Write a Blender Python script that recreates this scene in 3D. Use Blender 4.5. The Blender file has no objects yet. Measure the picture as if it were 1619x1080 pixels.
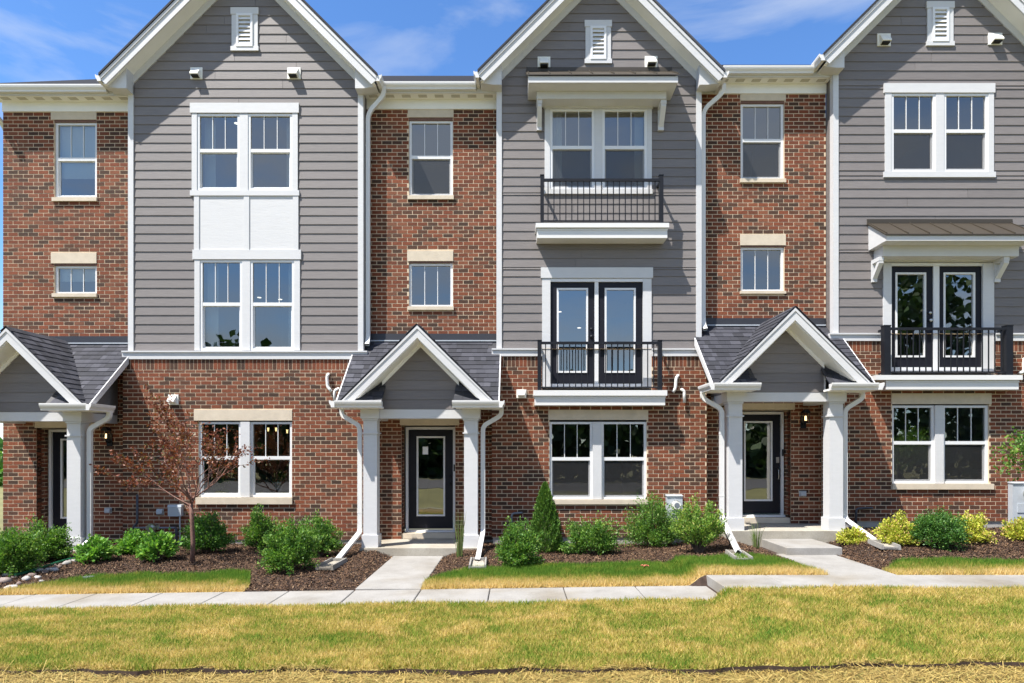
import bpy, math, random
import numpy as np
from mathutils import Vector, Matrix

random.seed(7)
RNG = np.random.default_rng(11)
scene = bpy.context.scene
COL = scene.collection

# ------------------------------------------------------------------ camera, sky, sun, exposure
CAM_Z = 1.889          # eye height above the front walk
CAM_D = 12.7           # metres from the siding plane (y = 0)
FPX, CU, CV = 1025.0, 815.0, 714.0   # focal length and principal point in the 1619 x 1080 frame

cam_data = bpy.data.cameras.new("camera")
cam = bpy.data.objects.new("camera", cam_data)
COL.objects.link(cam)
cam.location = (0, -CAM_D, CAM_Z)
cam.rotation_euler = (math.radians(90), 0, 0)
cam_data.sensor_width = 36.0
cam_data.lens = FPX / 1619.0 * 36.0
cam_data.shift_x = (809.5 - CU) / 1619.0
cam_data.shift_y = (CV - 540.0) / 1619.0
cam_data.clip_end = 3000
scene.camera = cam

SUN_EL, SUN_AZ = math.radians(60), math.radians(53)   # azimuth measured from the facade normal towards the left
to_sun = Vector((-math.sin(SUN_AZ) * math.cos(SUN_EL), -math.cos(SUN_AZ) * math.cos(SUN_EL), math.sin(SUN_EL)))
sun_data = bpy.data.lights.new("sun", 'SUN')
sun_data.energy = 5.0
sun_data.angle = math.radians(0.5)
sun_data.color = (1.0, 0.955, 0.89)
sun = bpy.data.objects.new("sun", sun_data)
COL.objects.link(sun)
sun.rotation_euler = to_sun.to_track_quat('Z', 'Y').to_euler()
sun.location = (-20, -30, 40)

world = bpy.data.worlds.new("World")
scene.world = world
world.use_nodes = True
wn, wl = world.node_tree.nodes, world.node_tree.links
wn.clear()
w_out = wn.new("ShaderNodeOutputWorld")
w_bg = wn.new("ShaderNodeBackground")
w_sky = wn.new("ShaderNodeTexSky")
w_sky.sky_type = 'NISHITA'
w_sky.sun_disc = False
w_sky.sun_elevation = SUN_EL
w_sky.sun_rotation = math.atan2(to_sun.x, to_sun.y)
w_sky.air_density = 1.0
w_sky.dust_density = 0.0
w_sky.ozone_density = 8.0
w_bg.inputs['Strength'].default_value = 0.105
w_tc = wn.new("ShaderNodeTexCoord")
w_map = wn.new("ShaderNodeMapping")
w_map.inputs['Scale'].default_value = (1.0, 1.0, 3.2)
w_map.inputs['Location'].default_value = (3.3, 2.2, 0.3)
w_n = wn.new("ShaderNodeTexNoise")
w_n.inputs['Scale'].default_value = 2.3
w_n.inputs['Detail'].default_value = 7
w_n.inputs['Roughness'].default_value = 0.55
w_n.inputs['Distortion'].default_value = 0.5
w_r = wn.new("ShaderNodeValToRGB")
w_r.color_ramp.elements[0].position = 0.40
w_r.color_ramp.elements[0].color = (0, 0, 0, 1)
w_r.color_ramp.elements[1].position = 0.68
w_r.color_ramp.elements[1].color = (0.72, 0.72, 0.72, 1)
w_mix = wn.new("ShaderNodeMix")
w_mix.data_type = 'RGBA'
w_mix.inputs['B'].default_value = (3.9, 4.2, 4.7, 1)
wl.new(w_tc.outputs['Generated'], w_map.inputs['Vector'])
wl.new(w_map.outputs[0], w_n.inputs['Vector'])
w_dir = wn.new("ShaderNodeMath")
w_dir.operation = 'MULTIPLY_ADD'
w_dir.inputs[1].default_value = -0.13
w_sep = wn.new("ShaderNodeSeparateXYZ")
wl.new(w_tc.outputs['Generated'], w_sep.inputs[0])
wl.new(w_sep.outputs['Y'], w_dir.inputs[0])
wl.new(w_n.outputs['Fac'], w_dir.inputs[2])
wl.new(w_dir.outputs[0], w_r.inputs['Fac'])
w_hor = wn.new("ShaderNodeMapRange")
w_hor.inputs['From Min'].default_value = 0.0
w_hor.inputs['From Max'].default_value = 0.15
w_mul = wn.new("ShaderNodeMath")
w_mul.operation = 'MULTIPLY'
wl.new(w_sep.outputs['Z'], w_hor.inputs['Value'])
wl.new(w_r.outputs['Color'], w_mul.inputs[0])
wl.new(w_hor.outputs[0], w_mul.inputs[1])
wl.new(w_mul.outputs[0], w_mix.inputs['Factor'])
w_hs = wn.new("ShaderNodeHueSaturation")
w_hs.inputs['Saturation'].default_value = 1.08
w_hs.inputs['Hue'].default_value = 0.502
w_hs.inputs['Value'].default_value = 1.2
wl.new(w_sky.outputs[0], w_hs.inputs['Color'])
wl.new(w_hs.outputs[0], w_mix.inputs['A'])
wl.new(w_mix.outputs['Result'], w_bg.inputs['Color'])
wl.new(w_bg.outputs[0], w_out.inputs['Surface'])

scene.view_settings.view_transform = 'Standard'
scene.view_settings.look = 'None'
scene.view_settings.exposure = 1.0
scene.view_settings.gamma = 1.0
scene.view_settings.use_curve_mapping = False
scene.render.engine = 'CYCLES'
scene.cycles.max_bounces = 8
scene.cycles.transparent_max_bounces = 12


# ------------------------------------------------------------------ picture -> place helpers (real distances)
def S(y=0.0):
    return FPX / (CAM_D + y)


def X(u, y=0.0):
    return (u - CU) / S(y)


def Z(v, y=0.0):
    return CAM_Z + (CV - v) / S(y)


def smooth(t):
    t = np.clip(t, 0, 1)
    return t * t * (3 - 2 * t)


WALK_Y0, WALK_Y1 = -3.76, -4.72      # back and front edge of the front walk


def walk_low(x):
    return -0.09 + (x + 7.1) * 0.0139


def walk_ground(x):
    x = np.asarray(x, float)
    low = walk_low(np.minimum(x, 2.0))
    return low + (0.185 - low) * smooth((x - 2.36) / 0.26)


def wall_ground(x):
    x = np.asarray(x, float)
    return 0.07 + 0.31 * smooth((x - 2.9) / 1.6)


def terrain(x, y):
    x = np.asarray(x, float)
    y = np.asarray(y, float)
    wg = walk_ground(x)
    t = (y - WALK_Y0) / (-0.2 - WALK_Y0)
    bed = wg + (wall_ground(x) - wg) * smooth(t) + 0.05 * np.sin(np.clip(t, 0, 1) * math.pi) * (0.7 + 0.5 * np.sin(x * 1.3) * np.sin(y * 2.1 + 1))
    front_edge = -0.10 + 0.10 * smooth(x / 7.0)
    t2 = (y - WALK_Y1) / (-6.75 - WALK_Y1)
    lawn = wg + 0.015 + (front_edge - wg - 0.015) * np.clip(t2, 0, 1)
    lawn = lawn + 0.012 * np.sin(x * 2.3 + y) * np.sin(y * 3.1)
    bed = np.minimum(bed, -0.02 + 0.35 * np.maximum(0, np.abs(x + 1.757) - 0.50) + 0 * y)
    bed = np.where((x > 3.2) & (y < -0.9), np.minimum(bed, 0.165 + 0.30 * np.maximum(0, np.abs(x - 4.85) - 0.62)), bed)
    low = front_edge - 0.05 - 0.03 * np.clip(-6.75 - y, 0, 5)
    z = np.where(y > WALK_Y0, bed, np.where(y > WALK_Y1, np.where(x < 2.66, walk_low(x), wg) - 0.03, np.where(y > -6.75, lawn, low)))
    return z


def hit(u, v):
    """The point of the ground seen at (u, v)."""
    d = 9.0
    for _ in range(25):
        x = (u - CU) * d / FPX
        z = float(terrain(x, d - CAM_D))
        d = 0.5 * d + 0.5 * FPX * (CAM_Z - z) / (v - CV)
    x = (u - CU) * d / FPX
    return x, d - CAM_D, float(terrain(x, d - CAM_D))


# ------------------------------------------------------------------ materials
MATS = {}


def nodes_of(name):
    m = bpy.data.materials.new(name)
    m.use_nodes = True
    n, l = m.node_tree.nodes, m.node_tree.links
    b = n["Principled BSDF"]
    MATS[name] = m
    return m, n, l, b


def ramp(n, stops, interp='LINEAR'):
    r = n.new("ShaderNodeValToRGB")
    r.color_ramp.interpolation = interp
    e = r.color_ramp.elements
    while len(e) > 1:
        e.remove(e[-1])
    e[0].position, e[0].color = stops[0][0], (*stops[0][1], 1)
    for p, c in stops[1:]:
        k = e.new(p)
        k.color = (*c, 1)
    return r


def noise(n, l, scale, detail=4, rough=0.55, coord='Position', vec_scale=None, distort=0.0):
    if coord == 'Position':
        src = n.new("ShaderNodeNewGeometry").outputs['Position']
    else:
        src = n.new("ShaderNodeTexCoord").outputs[coord]
    if vec_scale:
        mp = n.new("ShaderNodeMapping")
        mp.inputs['Scale'].default_value = vec_scale
        l.new(src, mp.inputs['Vector'])
        src = mp.outputs[0]
    t = n.new("ShaderNodeTexNoise")
    t.inputs['Scale'].default_value = scale
    t.inputs['Detail'].default_value = detail
    t.inputs['Roughness'].default_value = rough
    t.inputs['Distortion'].default_value = distort
    l.new(src, t.inputs['Vector'])
    return t.outputs['Fac']


def math_node(n, l, op, a, b=None):
    m = n.new("ShaderNodeMath")
    m.operation = op
    for i, v in enumerate((a, b)):
        if v is None:
            continue
        if isinstance(v, (int, float)):
            m.inputs[i].default_value = v
        else:
            l.new(v, m.inputs[i])
    return m.outputs[0]


def mixc(n, l, fac, a, b, mode='MIX'):
    m = n.new("ShaderNodeMix")
    m.data_type = 'RGBA'
    m.blend_type = mode
    for k, v in (('Factor', fac), ('A', a), ('B', b)):
        if isinstance(v, (int, float)):
            m.inputs[k].default_value = v
        elif isinstance(v, tuple):
            m.inputs[k].default_value = (*v, 1)
        else:
            l.new(v, m.inputs[k])
    return m.outputs['Result']


def bump(n, l, b, height, strength, dist):
    bp = n.new("ShaderNodeBump")
    bp.inputs['Strength'].default_value = strength
    bp.inputs['Distance'].default_value = dist
    l.new(height, bp.inputs['Height'])
    l.new(bp.outputs[0], b.inputs['Normal'])


def island_random(n, l):
    """One random number per piece, whether the piece is its own object or an island of a joined mesh."""
    oi = n.new("ShaderNodeObjectInfo").outputs['Random']
    gi = n.new("ShaderNodeNewGeometry").outputs['Random Per Island']
    return math_node(n, l, 'FRACT', math_node(n, l, 'ADD', oi, gi))


def simple(name, col, rough=0.6, var=0.06, scale=6.0, metal=0.0, spec=0.5, bump_s=0.0, bump_scale=60, vec=None):
    m, n, l, b = nodes_of(name)
    f = noise(n, l, scale, 5, 0.6, vec_scale=vec)
    r = ramp(n, [(0.3, tuple(c * (1 - var) for c in col)), (0.7, tuple(min(1, c * (1 + var)) for c in col))])
    l.new(f, r.inputs['Fac'])
    l.new(r.outputs['Color'], b.inputs['Base Color'])
    b.inputs['Roughness'].default_value = rough
    b.inputs['Metallic'].default_value = metal
    b.inputs['Specular IOR Level'].default_value = spec
    if bump_s:
        bump(n, l, b, noise(n, l, bump_scale, 4, 0.6, vec_scale=vec), bump_s, 0.004)
    return m


simple("white_trim", (0.575, 0.572, 0.57), 0.5, 0.03, 5, bump_s=0.35, bump_scale=28, vec=(1, 1, 5))
simple("white_panel", (0.575, 0.572, 0.57), 0.55, 0.035, 4, bump_s=0.8, bump_scale=22, vec=(0.5, 1, 7))
simple("white_metal", (0.68, 0.67, 0.65), 0.32, 0.02, 2)
simple("white_vinyl", (0.70, 0.70, 0.70), 0.35, 0.015, 3)
simple("soffit_white", (0.84, 0.83, 0.79), 0.55, 0.03, 3)
simple("soffit_hole", (0.50, 0.47, 0.40), 0.7, 0.1, 30)
simple("cream_plastic", (0.80, 0.79, 0.73), 0.4, 0.05, 12)
simple("limestone", (0.56, 0.48, 0.37), 0.8, 0.08, 7, bump_s=0.3, bump_scale=90)
simple("mortar", (0.60, 0.47, 0.33), 0.95, 0.12, 9, bump_s=0.6, bump_scale=120)
simple("black_metal", (0.010, 0.011, 0.015), 0.5, 0.1, 5, spec=0.25)
simple("door_black", (0.009, 0.009, 0.014), 0.5, 0.12, 4, spec=0.25)
simple("steel", (0.55, 0.54, 0.52), 0.3, 0.05, 10, metal=1.0)
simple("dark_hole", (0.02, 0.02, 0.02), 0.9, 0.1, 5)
simple("grey_box", (0.42, 0.45, 0.48), 0.45, 0.05, 8)
simple("grey_pipe", (0.17, 0.19, 0.22), 0.5, 0.1, 8)
simple("dark_pipe", (0.05, 0.055, 0.07), 0.5, 0.1, 8)
simple("pvc", (0.78, 0.77, 0.74), 0.4, 0.06, 14)
simple("roof_metal", (0.048, 0.038, 0.026), 0.5, 0.06, 3, metal=0.1)
simple("roof_dark", (0.016, 0.016, 0.019), 0.9, 0.3, 12, spec=0.2, bump_s=0.4, bump_scale=14)
simple("flashing", (0.028, 0.029, 0.036), 0.5, 0.1, 5)
simple("room_wall", (0.42, 0.42, 0.41), 0.9, 0.03, 2)
simple("blind", (0.85, 0.85, 0.84), 0.8, 0.02, 2)
simple("foundation", (0.36, 0.34, 0.31), 0.9, 0.12, 5, bump_s=0.5, bump_scale=50)
simple("bark_red", (0.16, 0.085, 0.065), 0.9, 0.25, 30)
simple("bark_brown", (0.10, 0.07, 0.05), 0.9, 0.25, 25)
simple("soil", (0.045, 0.028, 0.020), 1.0, 0.4, 22)
simple("green_plastic", (0.01, 0.10, 0.05), 0.4, 0.1, 4)
simple("asphalt", (0.075, 0.073, 0.076), 0.9, 0.15, 2)
simple("leaf_litter", (0.45, 0.13, 0.08), 0.8, 0.2, 30)
simple("blue_tarp", (0.02, 0.06, 0.25), 0.5, 0.2, 10)
simple("terracotta_white", (0.8, 0.8, 0.8), 0.5, 0.03, 5)

# siding: painted fibre cement, faint horizontal wood grain, slight tone per plank
m, n, l, b = nodes_of("siding")
f = noise(n, l, 9, 6, 0.62, vec_scale=(0.35, 1, 6))
r = ramp(n, [(0.25, (0.152, 0.136, 0.130)), (0.75, (0.198, 0.178, 0.170))])
l.new(f, r.inputs['Fac'])
pr = island_random(n, l)
pv = math_node(n, l, 'ADD', math_node(n, l, 'MULTIPLY', pr, 0.17), 0.90)
c = mixc(n, l, 1.0, r.outputs['Color'], pv, 'MULTIPLY')
l.new(c, b.inputs['Base Color'])
b.inputs['Roughness'].default_value = 0.6
bump(n, l, b, noise(n, l, 26, 6, 0.65, vec_scale=(0.25, 1, 8)), 0.55, 0.004)

# brick
m, n, l, b = nodes_of("brick")
ta = n.new("ShaderNodeAttribute")
ta.attribute_name = "tone"
pr = ta.outputs['Fac']
r = ramp(n, [(0.0, (0.088, 0.050, 0.029)), (0.14, (0.115, 0.060, 0.034)), (0.26, (0.165, 0.070, 0.034)), (0.40, (0.245, 0.076, 0.031)),
             (0.58, (0.305, 0.090, 0.035)), (0.78, (0.345, 0.110, 0.044)), (0.92, (0.34, 0.135, 0.066)), (1.0, (0.25, 0.110, 0.060))])
l.new(pr, r.inputs['Fac'])
f = noise(n, l, 42, 6, 0.7, vec_scale=(1, 1, 2.2))
rr = ramp(n, [(0.25, (0.32, 0.31, 0.31)), (0.5, (0.585, 0.50, 0.475)), (0.78, (0.83, 0.71, 0.63))])
l.new(f, rr.inputs['Fac'])
c = mixc(n, l, 1.0, r.outputs['Color'], rr.outputs['Color'], 'MULTIPLY')
f2 = noise(n, l, 120, 3, 0.6)
r2 = ramp(n, [(0.64, (0, 0, 0)), (0.78, (0.25, 0.25, 0.25))])
l.new(f2, r2.inputs['Fac'])
c = mixc(n, l, r2.outputs['Color'], c, (0.42, 0.30, 0.22))
st_ = noise(n, l, 0.55, 5, 0.6)
r4 = ramp(n, [(0.3, (0.80, 0.79, 0.78)), (0.62, (1.06, 1.06, 1.06))])
l.new(st_, r4.inputs['Fac'])
c = mixc(n, l, 1.0, c, r4.outputs['Color'], 'MULTIPLY')
l.new(c, b.inputs['Base Color'])
b.inputs['Roughness'].default_value = 0.88
bump(n, l, b, noise(n, l, 60, 5, 0.7, vec_scale=(1, 1, 2)), 0.9, 0.006)

# shingle
m, n, l, b = nodes_of("shingle")
pr = island_random(n, l)
r = ramp(n, [(0.0, (0.018, 0.019, 0.025)), (0.4, (0.026, 0.027, 0.036)), (0.75, (0.040, 0.041, 0.053)), (1.0, (0.064, 0.065, 0.080))])
l.new(pr, r.inputs['Fac'])
f = noise(n, l, 160, 3, 0.7)
rr = ramp(n, [(0.3, (0.6, 0.6, 0.6)), (0.7, (1.4, 1.4, 1.4))])
l.new(f, rr.inputs['Fac'])
l.new(mixc(n, l, 1.0, r.outputs['Color'], rr.outputs['Color'], 'MULTIPLY'), b.inputs['Base Color'])
b.inputs['Roughness'].default_value = 0.85
bump(n, l, b, f, 0.6, 0.003)

# concrete
for nm, lo, hi in (("concrete", (0.235, 0.222, 0.202), (0.31, 0.297, 0.275)), ("stoop_concrete", (0.30, 0.27, 0.22), (0.40, 0.37, 0.31))):
    m, n, l, b = nodes_of(nm)
    f = noise(n, l, 2.2, 7, 0.65)
    r = ramp(n, [(0.28, lo), (0.62, hi)])
    l.new(f, r.inputs['Fac'])
    f2 = noise(n, l, 55, 4, 0.7)
    r2 = ramp(n, [(0.3, (0.84, 0.84, 0.84)), (0.7, (1.08, 1.08, 1.08))])
    l.new(f2, r2.inputs['Fac'])
    f3 = noise(n, l, 0.9, 3, 0.5)
    r3 = ramp(n, [(0.48, (1, 1, 1)), (0.72, (0.78, 0.72, 0.62))])
    l.new(f3, r3.inputs['Fac'])
    c = mixc(n, l, 1.0, mixc(n, l, 1.0, r.outputs['Color'], r2.outputs['Color'], 'MULTIPLY'), r3.outputs['Color'], 'MULTIPLY')
    l.new(c, b.inputs['Base Color'])
    b.inputs['Roughness'].default_value = 0.9
    bump(n, l, b, noise(n, l, 30, 4, 0.7, vec_scale=(1, 9, 1)), 0.35, 0.003)

# rock
m, n, l, b = nodes_of("rock")
pr = island_random(n, l)
r = ramp(n, [(0, (0.13, 0.11, 0.10)), (0.3, (0.24, 0.17, 0.14)), (0.55, (0.30, 0.28, 0.26)), (1, (0.48, 0.46, 0.43))])
l.new(pr, r.inputs['Fac'])
f = noise(n, l, 18, 6, 0.7)
rr = ramp(n, [(0.3, (0.6, 0.6, 0.6)), (0.7, (1.25, 1.25, 1.25))])
l.new(f, rr.inputs['Fac'])
l.new(mixc(n, l, 1.0, r.outputs['Color'], rr.outputs['Color'], 'MULTIPLY'), b.inputs['Base Color'])
b.inputs['Roughness'].default_value = 0.85
bump(n, l, b, f, 0.6, 0.02)

# mulch chips
m, n, l, b = nodes_of("mulch")
pr = island_random(n, l)
r = ramp(n, [(0, (0.030, 0.015, 0.008)), (0.45, (0.072, 0.037, 0.019)), (0.8, (0.120, 0.063, 0.032)), (0.95, (0.19, 0.11, 0.055)), (1, (0.32, 0.22, 0.13))])
l.new(pr, r.inputs['Fac'])
l.new(r.outputs['Color'], b.inputs['Base Color'])
b.inputs['Roughness'].default_value = 0.9


def leaf_mat(name, stops, trans=0.35, patch=None):
    m, n, l, b = nodes_of(name)
    pr = island_random(n, l)
    r = ramp(n, stops)
    l.new(pr, r.inputs['Fac'])
    c = r.outputs['Color']
    l.new(c, b.inputs['Base Color'])
    b.inputs['Roughness'].default_value = 0.5
    b.inputs['Specular IOR Level'].default_value = 0.35
    t = n.new("ShaderNodeBsdfTranslucent")
    l.new(mixc(n, l, 1.0, c, (1.25, 1.35, 0.6), 'MULTIPLY'), t.inputs['Color'])
    mx = n.new("ShaderNodeMixShader")
    mx.inputs[0].default_value = trans
    l.new(b.outputs[0], mx.inputs[1])
    l.new(t.outputs[0], mx.inputs[2])
    l.new(mx.outputs[0], n["Material Output"].inputs['Surface'])
    return m


leaf_mat("leaf_dark", [(0, (0.032, 0.087, 0.020)), (0.5, (0.065, 0.167, 0.032)), (0.85, (0.109, 0.239, 0.043)), (1, (0.189, 0.319, 0.065))])
leaf_mat("leaf_mid", [(0, (0.051, 0.123, 0.023)), (0.5, (0.102, 0.225, 0.038)), (0.85, (0.174, 0.312, 0.052)), (1, (0.290, 0.392, 0.087))])
leaf_mat("leaf_light", [(0, (0.072, 0.189, 0.029)), (0.5, (0.145, 0.319, 0.051)), (0.9, (0.246, 0.450, 0.087)), (1, (0.377, 0.522, 0.131))])
leaf_mat("leaf_upright", [(0, (0.079, 0.164, 0.029)), (0.45, (0.160, 0.299, 0.051)), (0.85, (0.303, 0.418, 0.072)), (1, (0.479, 0.435, 0.145))])
leaf_mat("leaf_gold", [(0, (0.260, 0.331, 0.034)), (0.45, (0.468, 0.497, 0.057)), (0.8, (0.598, 0.580, 0.103)), (0.93, (0.624, 0.373, 0.149)), (1, (0.650, 0.483, 0.253))], 0.25)
leaf_mat("leaf_red", [(0, (0.07, 0.025, 0.016)), (0.4, (0.16, 0.040, 0.020)), (0.75, (0.25, 0.070, 0.025)), (0.9, (0.200, 0.120, 0.050)), (1, (0.100, 0.120, 0.040))], 0.25)
leaf_mat("leaf_arb", [(0, (0.043, 0.109, 0.019)), (0.5, (0.087, 0.189, 0.029)), (0.9, (0.145, 0.261, 0.043)), (1, (0.232, 0.319, 0.072))], 0.2)
leaf_mat("leaf_far", [(0, (0.012, 0.030, 0.008)), (0.5, (0.030, 0.065, 0.014)), (1, (0.055, 0.100, 0.022))], 0.2)
leaf_mat("leaf_grassplant", [(0, (0.100, 0.160, 0.040)), (0.6, (0.180, 0.250, 0.070)), (1, (0.300, 0.270, 0.140))], 0.3)


def turf_mat(name, dry_scale, bias, blades=True, strip=False):
    """Grass that has gone yellow in patches; on the strips it is the rim along the walk that is dry."""
    m, n, l, b = nodes_of(name)
    f = noise(n, l, dry_scale, 5, 0.62, vec_scale=(1, 1.5, 1), distort=0.6)
    f = math_node(n, l, 'ADD', math_node(n, l, 'MULTIPLY', f, 0.85), math_node(n, l, 'MULTIPLY', noise(n, l, 9.0, 3, 0.6, vec_scale=(1, 0.7, 1)), 0.20))
    if strip:
        sx = n.new("ShaderNodeSeparateXYZ")
        l.new(n.new("ShaderNodeNewGeometry").outputs['Position'], sx.inputs[0])
        edge = math_node(n, l, 'MULTIPLY', math_node(n, l, 'ADD', sx.outputs['Y'], -WALK_Y0 - 0.36), -0.85)
        edge = math_node(n, l, 'MAXIMUM', edge, -0.24)
        edge = math_node(n, l, 'MINIMUM', edge, 0.3)
        f = math_node(n, l, 'ADD', f, edge)
    gr = island_random(n, l)
    f = math_node(n, l, 'ADD', f, math_node(n, l, 'MULTIPLY', math_node(n, l, 'SUBTRACT', gr, 0.5), 0.30 if blades else 0.0))
    f = math_node(n, l, 'ADD', f, bias)
    k = 1.8 if blades else 1.1
    r = ramp(n, [(0.30, tuple(k * v for v in (0.068, 0.135, 0.016))), (0.43, tuple(k * v for v in (0.130, 0.180, 0.024))),
                 (0.52, tuple(k * v for v in (0.225, 0.205, 0.042))), (0.64, tuple(k * v for v in (0.33, 0.262, 0.080))), (0.85, tuple(k * v for v in (0.42, 0.33, 0.15)))])
    l.new(f, r.inputs['Fac'])
    c = r.outputs['Color']
    if not blades:
        c = mixc(n, l, 1.0, c, mixc(n, l, noise(n, l, 40, 4, 0.7), (0.6, 0.6, 0.6), (1.3, 1.3, 1.3)), 'MULTIPLY')
    l.new(c, b.inputs['Base Color'])
    b.inputs['Roughness'].default_value = 0.75
    b.inputs['Specular IOR Level'].default_value = 0.2
    if blades:
        t = n.new("ShaderNodeBsdfTranslucent")
        l.new(c, t.inputs['Color'])
        mx = n.new("ShaderNodeMixShader")
        mx.inputs[0].default_value = 0.5
        l.new(b.outputs[0], mx.inputs[1])
        l.new(t.outputs[0], mx.inputs[2])
        l.new(mx.outputs[0], n["Material Output"].inputs['Surface'])


turf_mat("lawn_blade", 1.7, 0.036)
turf_mat("lawn_base", 1.7, 0.036, blades=False)
turf_mat("strip_blade", 2.0, 0.0, strip=True)
turf_mat("strip_base", 2.0, 0.0, blades=False, strip=True)
m, n, l, b = nodes_of("straw")
pr = island_random(n, l)
f = noise(n, l, 2.5, 4, 0.6)
r = ramp(n, [(0, (0.20, 0.13, 0.03)), (0.4, (0.36, 0.25, 0.06)), (0.8, (0.46, 0.34, 0.11)), (1, (0.16, 0.17, 0.03))])
l.new(pr, r.inputs['Fac'])
l.new(r.outputs['Color'], b.inputs['Base Color'])
b.inputs['Roughness'].default_value = 0.7
simple("straw_base", (0.20, 0.14, 0.05), 0.95, 0.45, 9)
simple("far_grass", (0.17, 0.16, 0.06), 0.95, 0.25, 0.6)


# glass: a coated pane, part mirror, part window; very slightly wavy
def glass_mat(name, refl, tint, wav):
    m, n, l, b = nodes_of(name)
    n.remove(b)
    fr = n.new("ShaderNodeFresnel")
    fr.inputs['IOR'].default_value = 1.5
    g = n.new("ShaderNodeBsdfGlossy")
    g.inputs['Roughness'].default_value = 0.0
    g.inputs['Color'].default_value = (0.90, 0.89, 0.83, 1)
    bp = n.new("ShaderNodeBump")
    bp.inputs['Strength'].default_value = wav
    bp.inputs['Distance'].default_value = 0.01
    l.new(noise(n, l, 2.2, 2, 0.5), bp.inputs['Height'])
    l.new(bp.outputs[0], g.inputs['Normal'])
    t = n.new("ShaderNodeBsdfTransparent")
    t.inputs['Color'].default_value = (*tint, 1)
    mx = n.new("ShaderNodeMixShader")
    l.new(math_node(n, l, 'MINIMUM', math_node(n, l, 'ADD', fr.outputs[0], refl), 1.0), mx.inputs[0])
    l.new(t.outputs[0], mx.inputs[1])
    l.new(g.outputs[0], mx.inputs[2])
    l.new(mx.outputs[0], n["Material Output"].inputs['Surface'])


glass_mat("glass", 0.19, (0.62, 0.68, 0.66), 0.10)
glass_mat("door_glass", 0.24, (0.60, 0.62, 0.64), 0.10)
m, n, l, b = nodes_of("insect_screen")
t = n.new("ShaderNodeBsdfTransparent")
b.inputs['Base Color'].default_value = (0.028, 0.028, 0.03, 1)
b.inputs['Roughness'].default_value = 0.8
mx = n.new("ShaderNodeMixShader")
f = noise(n, l, 400, 1, 0.5)
l.new(math_node(n, l, 'ADD', math_node(n, l, 'MULTIPLY', f, 0.1), 0.34), mx.inputs[0])
l.new(t.outputs[0], mx.inputs[1])
l.new(b.outputs[0], mx.inputs[2])
l.new(mx.outputs[0], n["Material Output"].inputs['Surface'])


def emit(name, col, s):
    m, n, l, b = nodes_of(name)
    b.inputs['Base Color'].default_value = (*col, 1)
    b.inputs['Emission Color'].default_value = (*col, 1)
    b.inputs['Emission Strength'].default_value = s


emit("lamp_warm", (1.0, 0.70, 0.32), 1.6)
emit("lamp_white", (1.0, 0.92, 0.78), 1.6)

# ------------------------------------------------------------------ object helpers
WLOC = {}


def empty(name, loc, parent=None):
    o = bpy.data.objects.new(name, None)
    o.empty_display_size = 0.2
    COL.objects.link(o)
    put(o, Vector(loc), parent)
    return o


def put(o, wloc, parent):
    o.parent = parent
    o.location = wloc - WLOC[parent.name] if parent else wloc
    WLOC[o.name] = Vector(wloc)


def tag(o, label=None, cat=None, group=None, kind=None):
    for k, v in (('label', label), ('category', cat), ('group', group), ('kind', kind)):
        if v:
            o[k] = v
    return o


def thing(name, loc, label, cat, group=None):
    return tag(empty(name, loc), label, cat, group)


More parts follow.
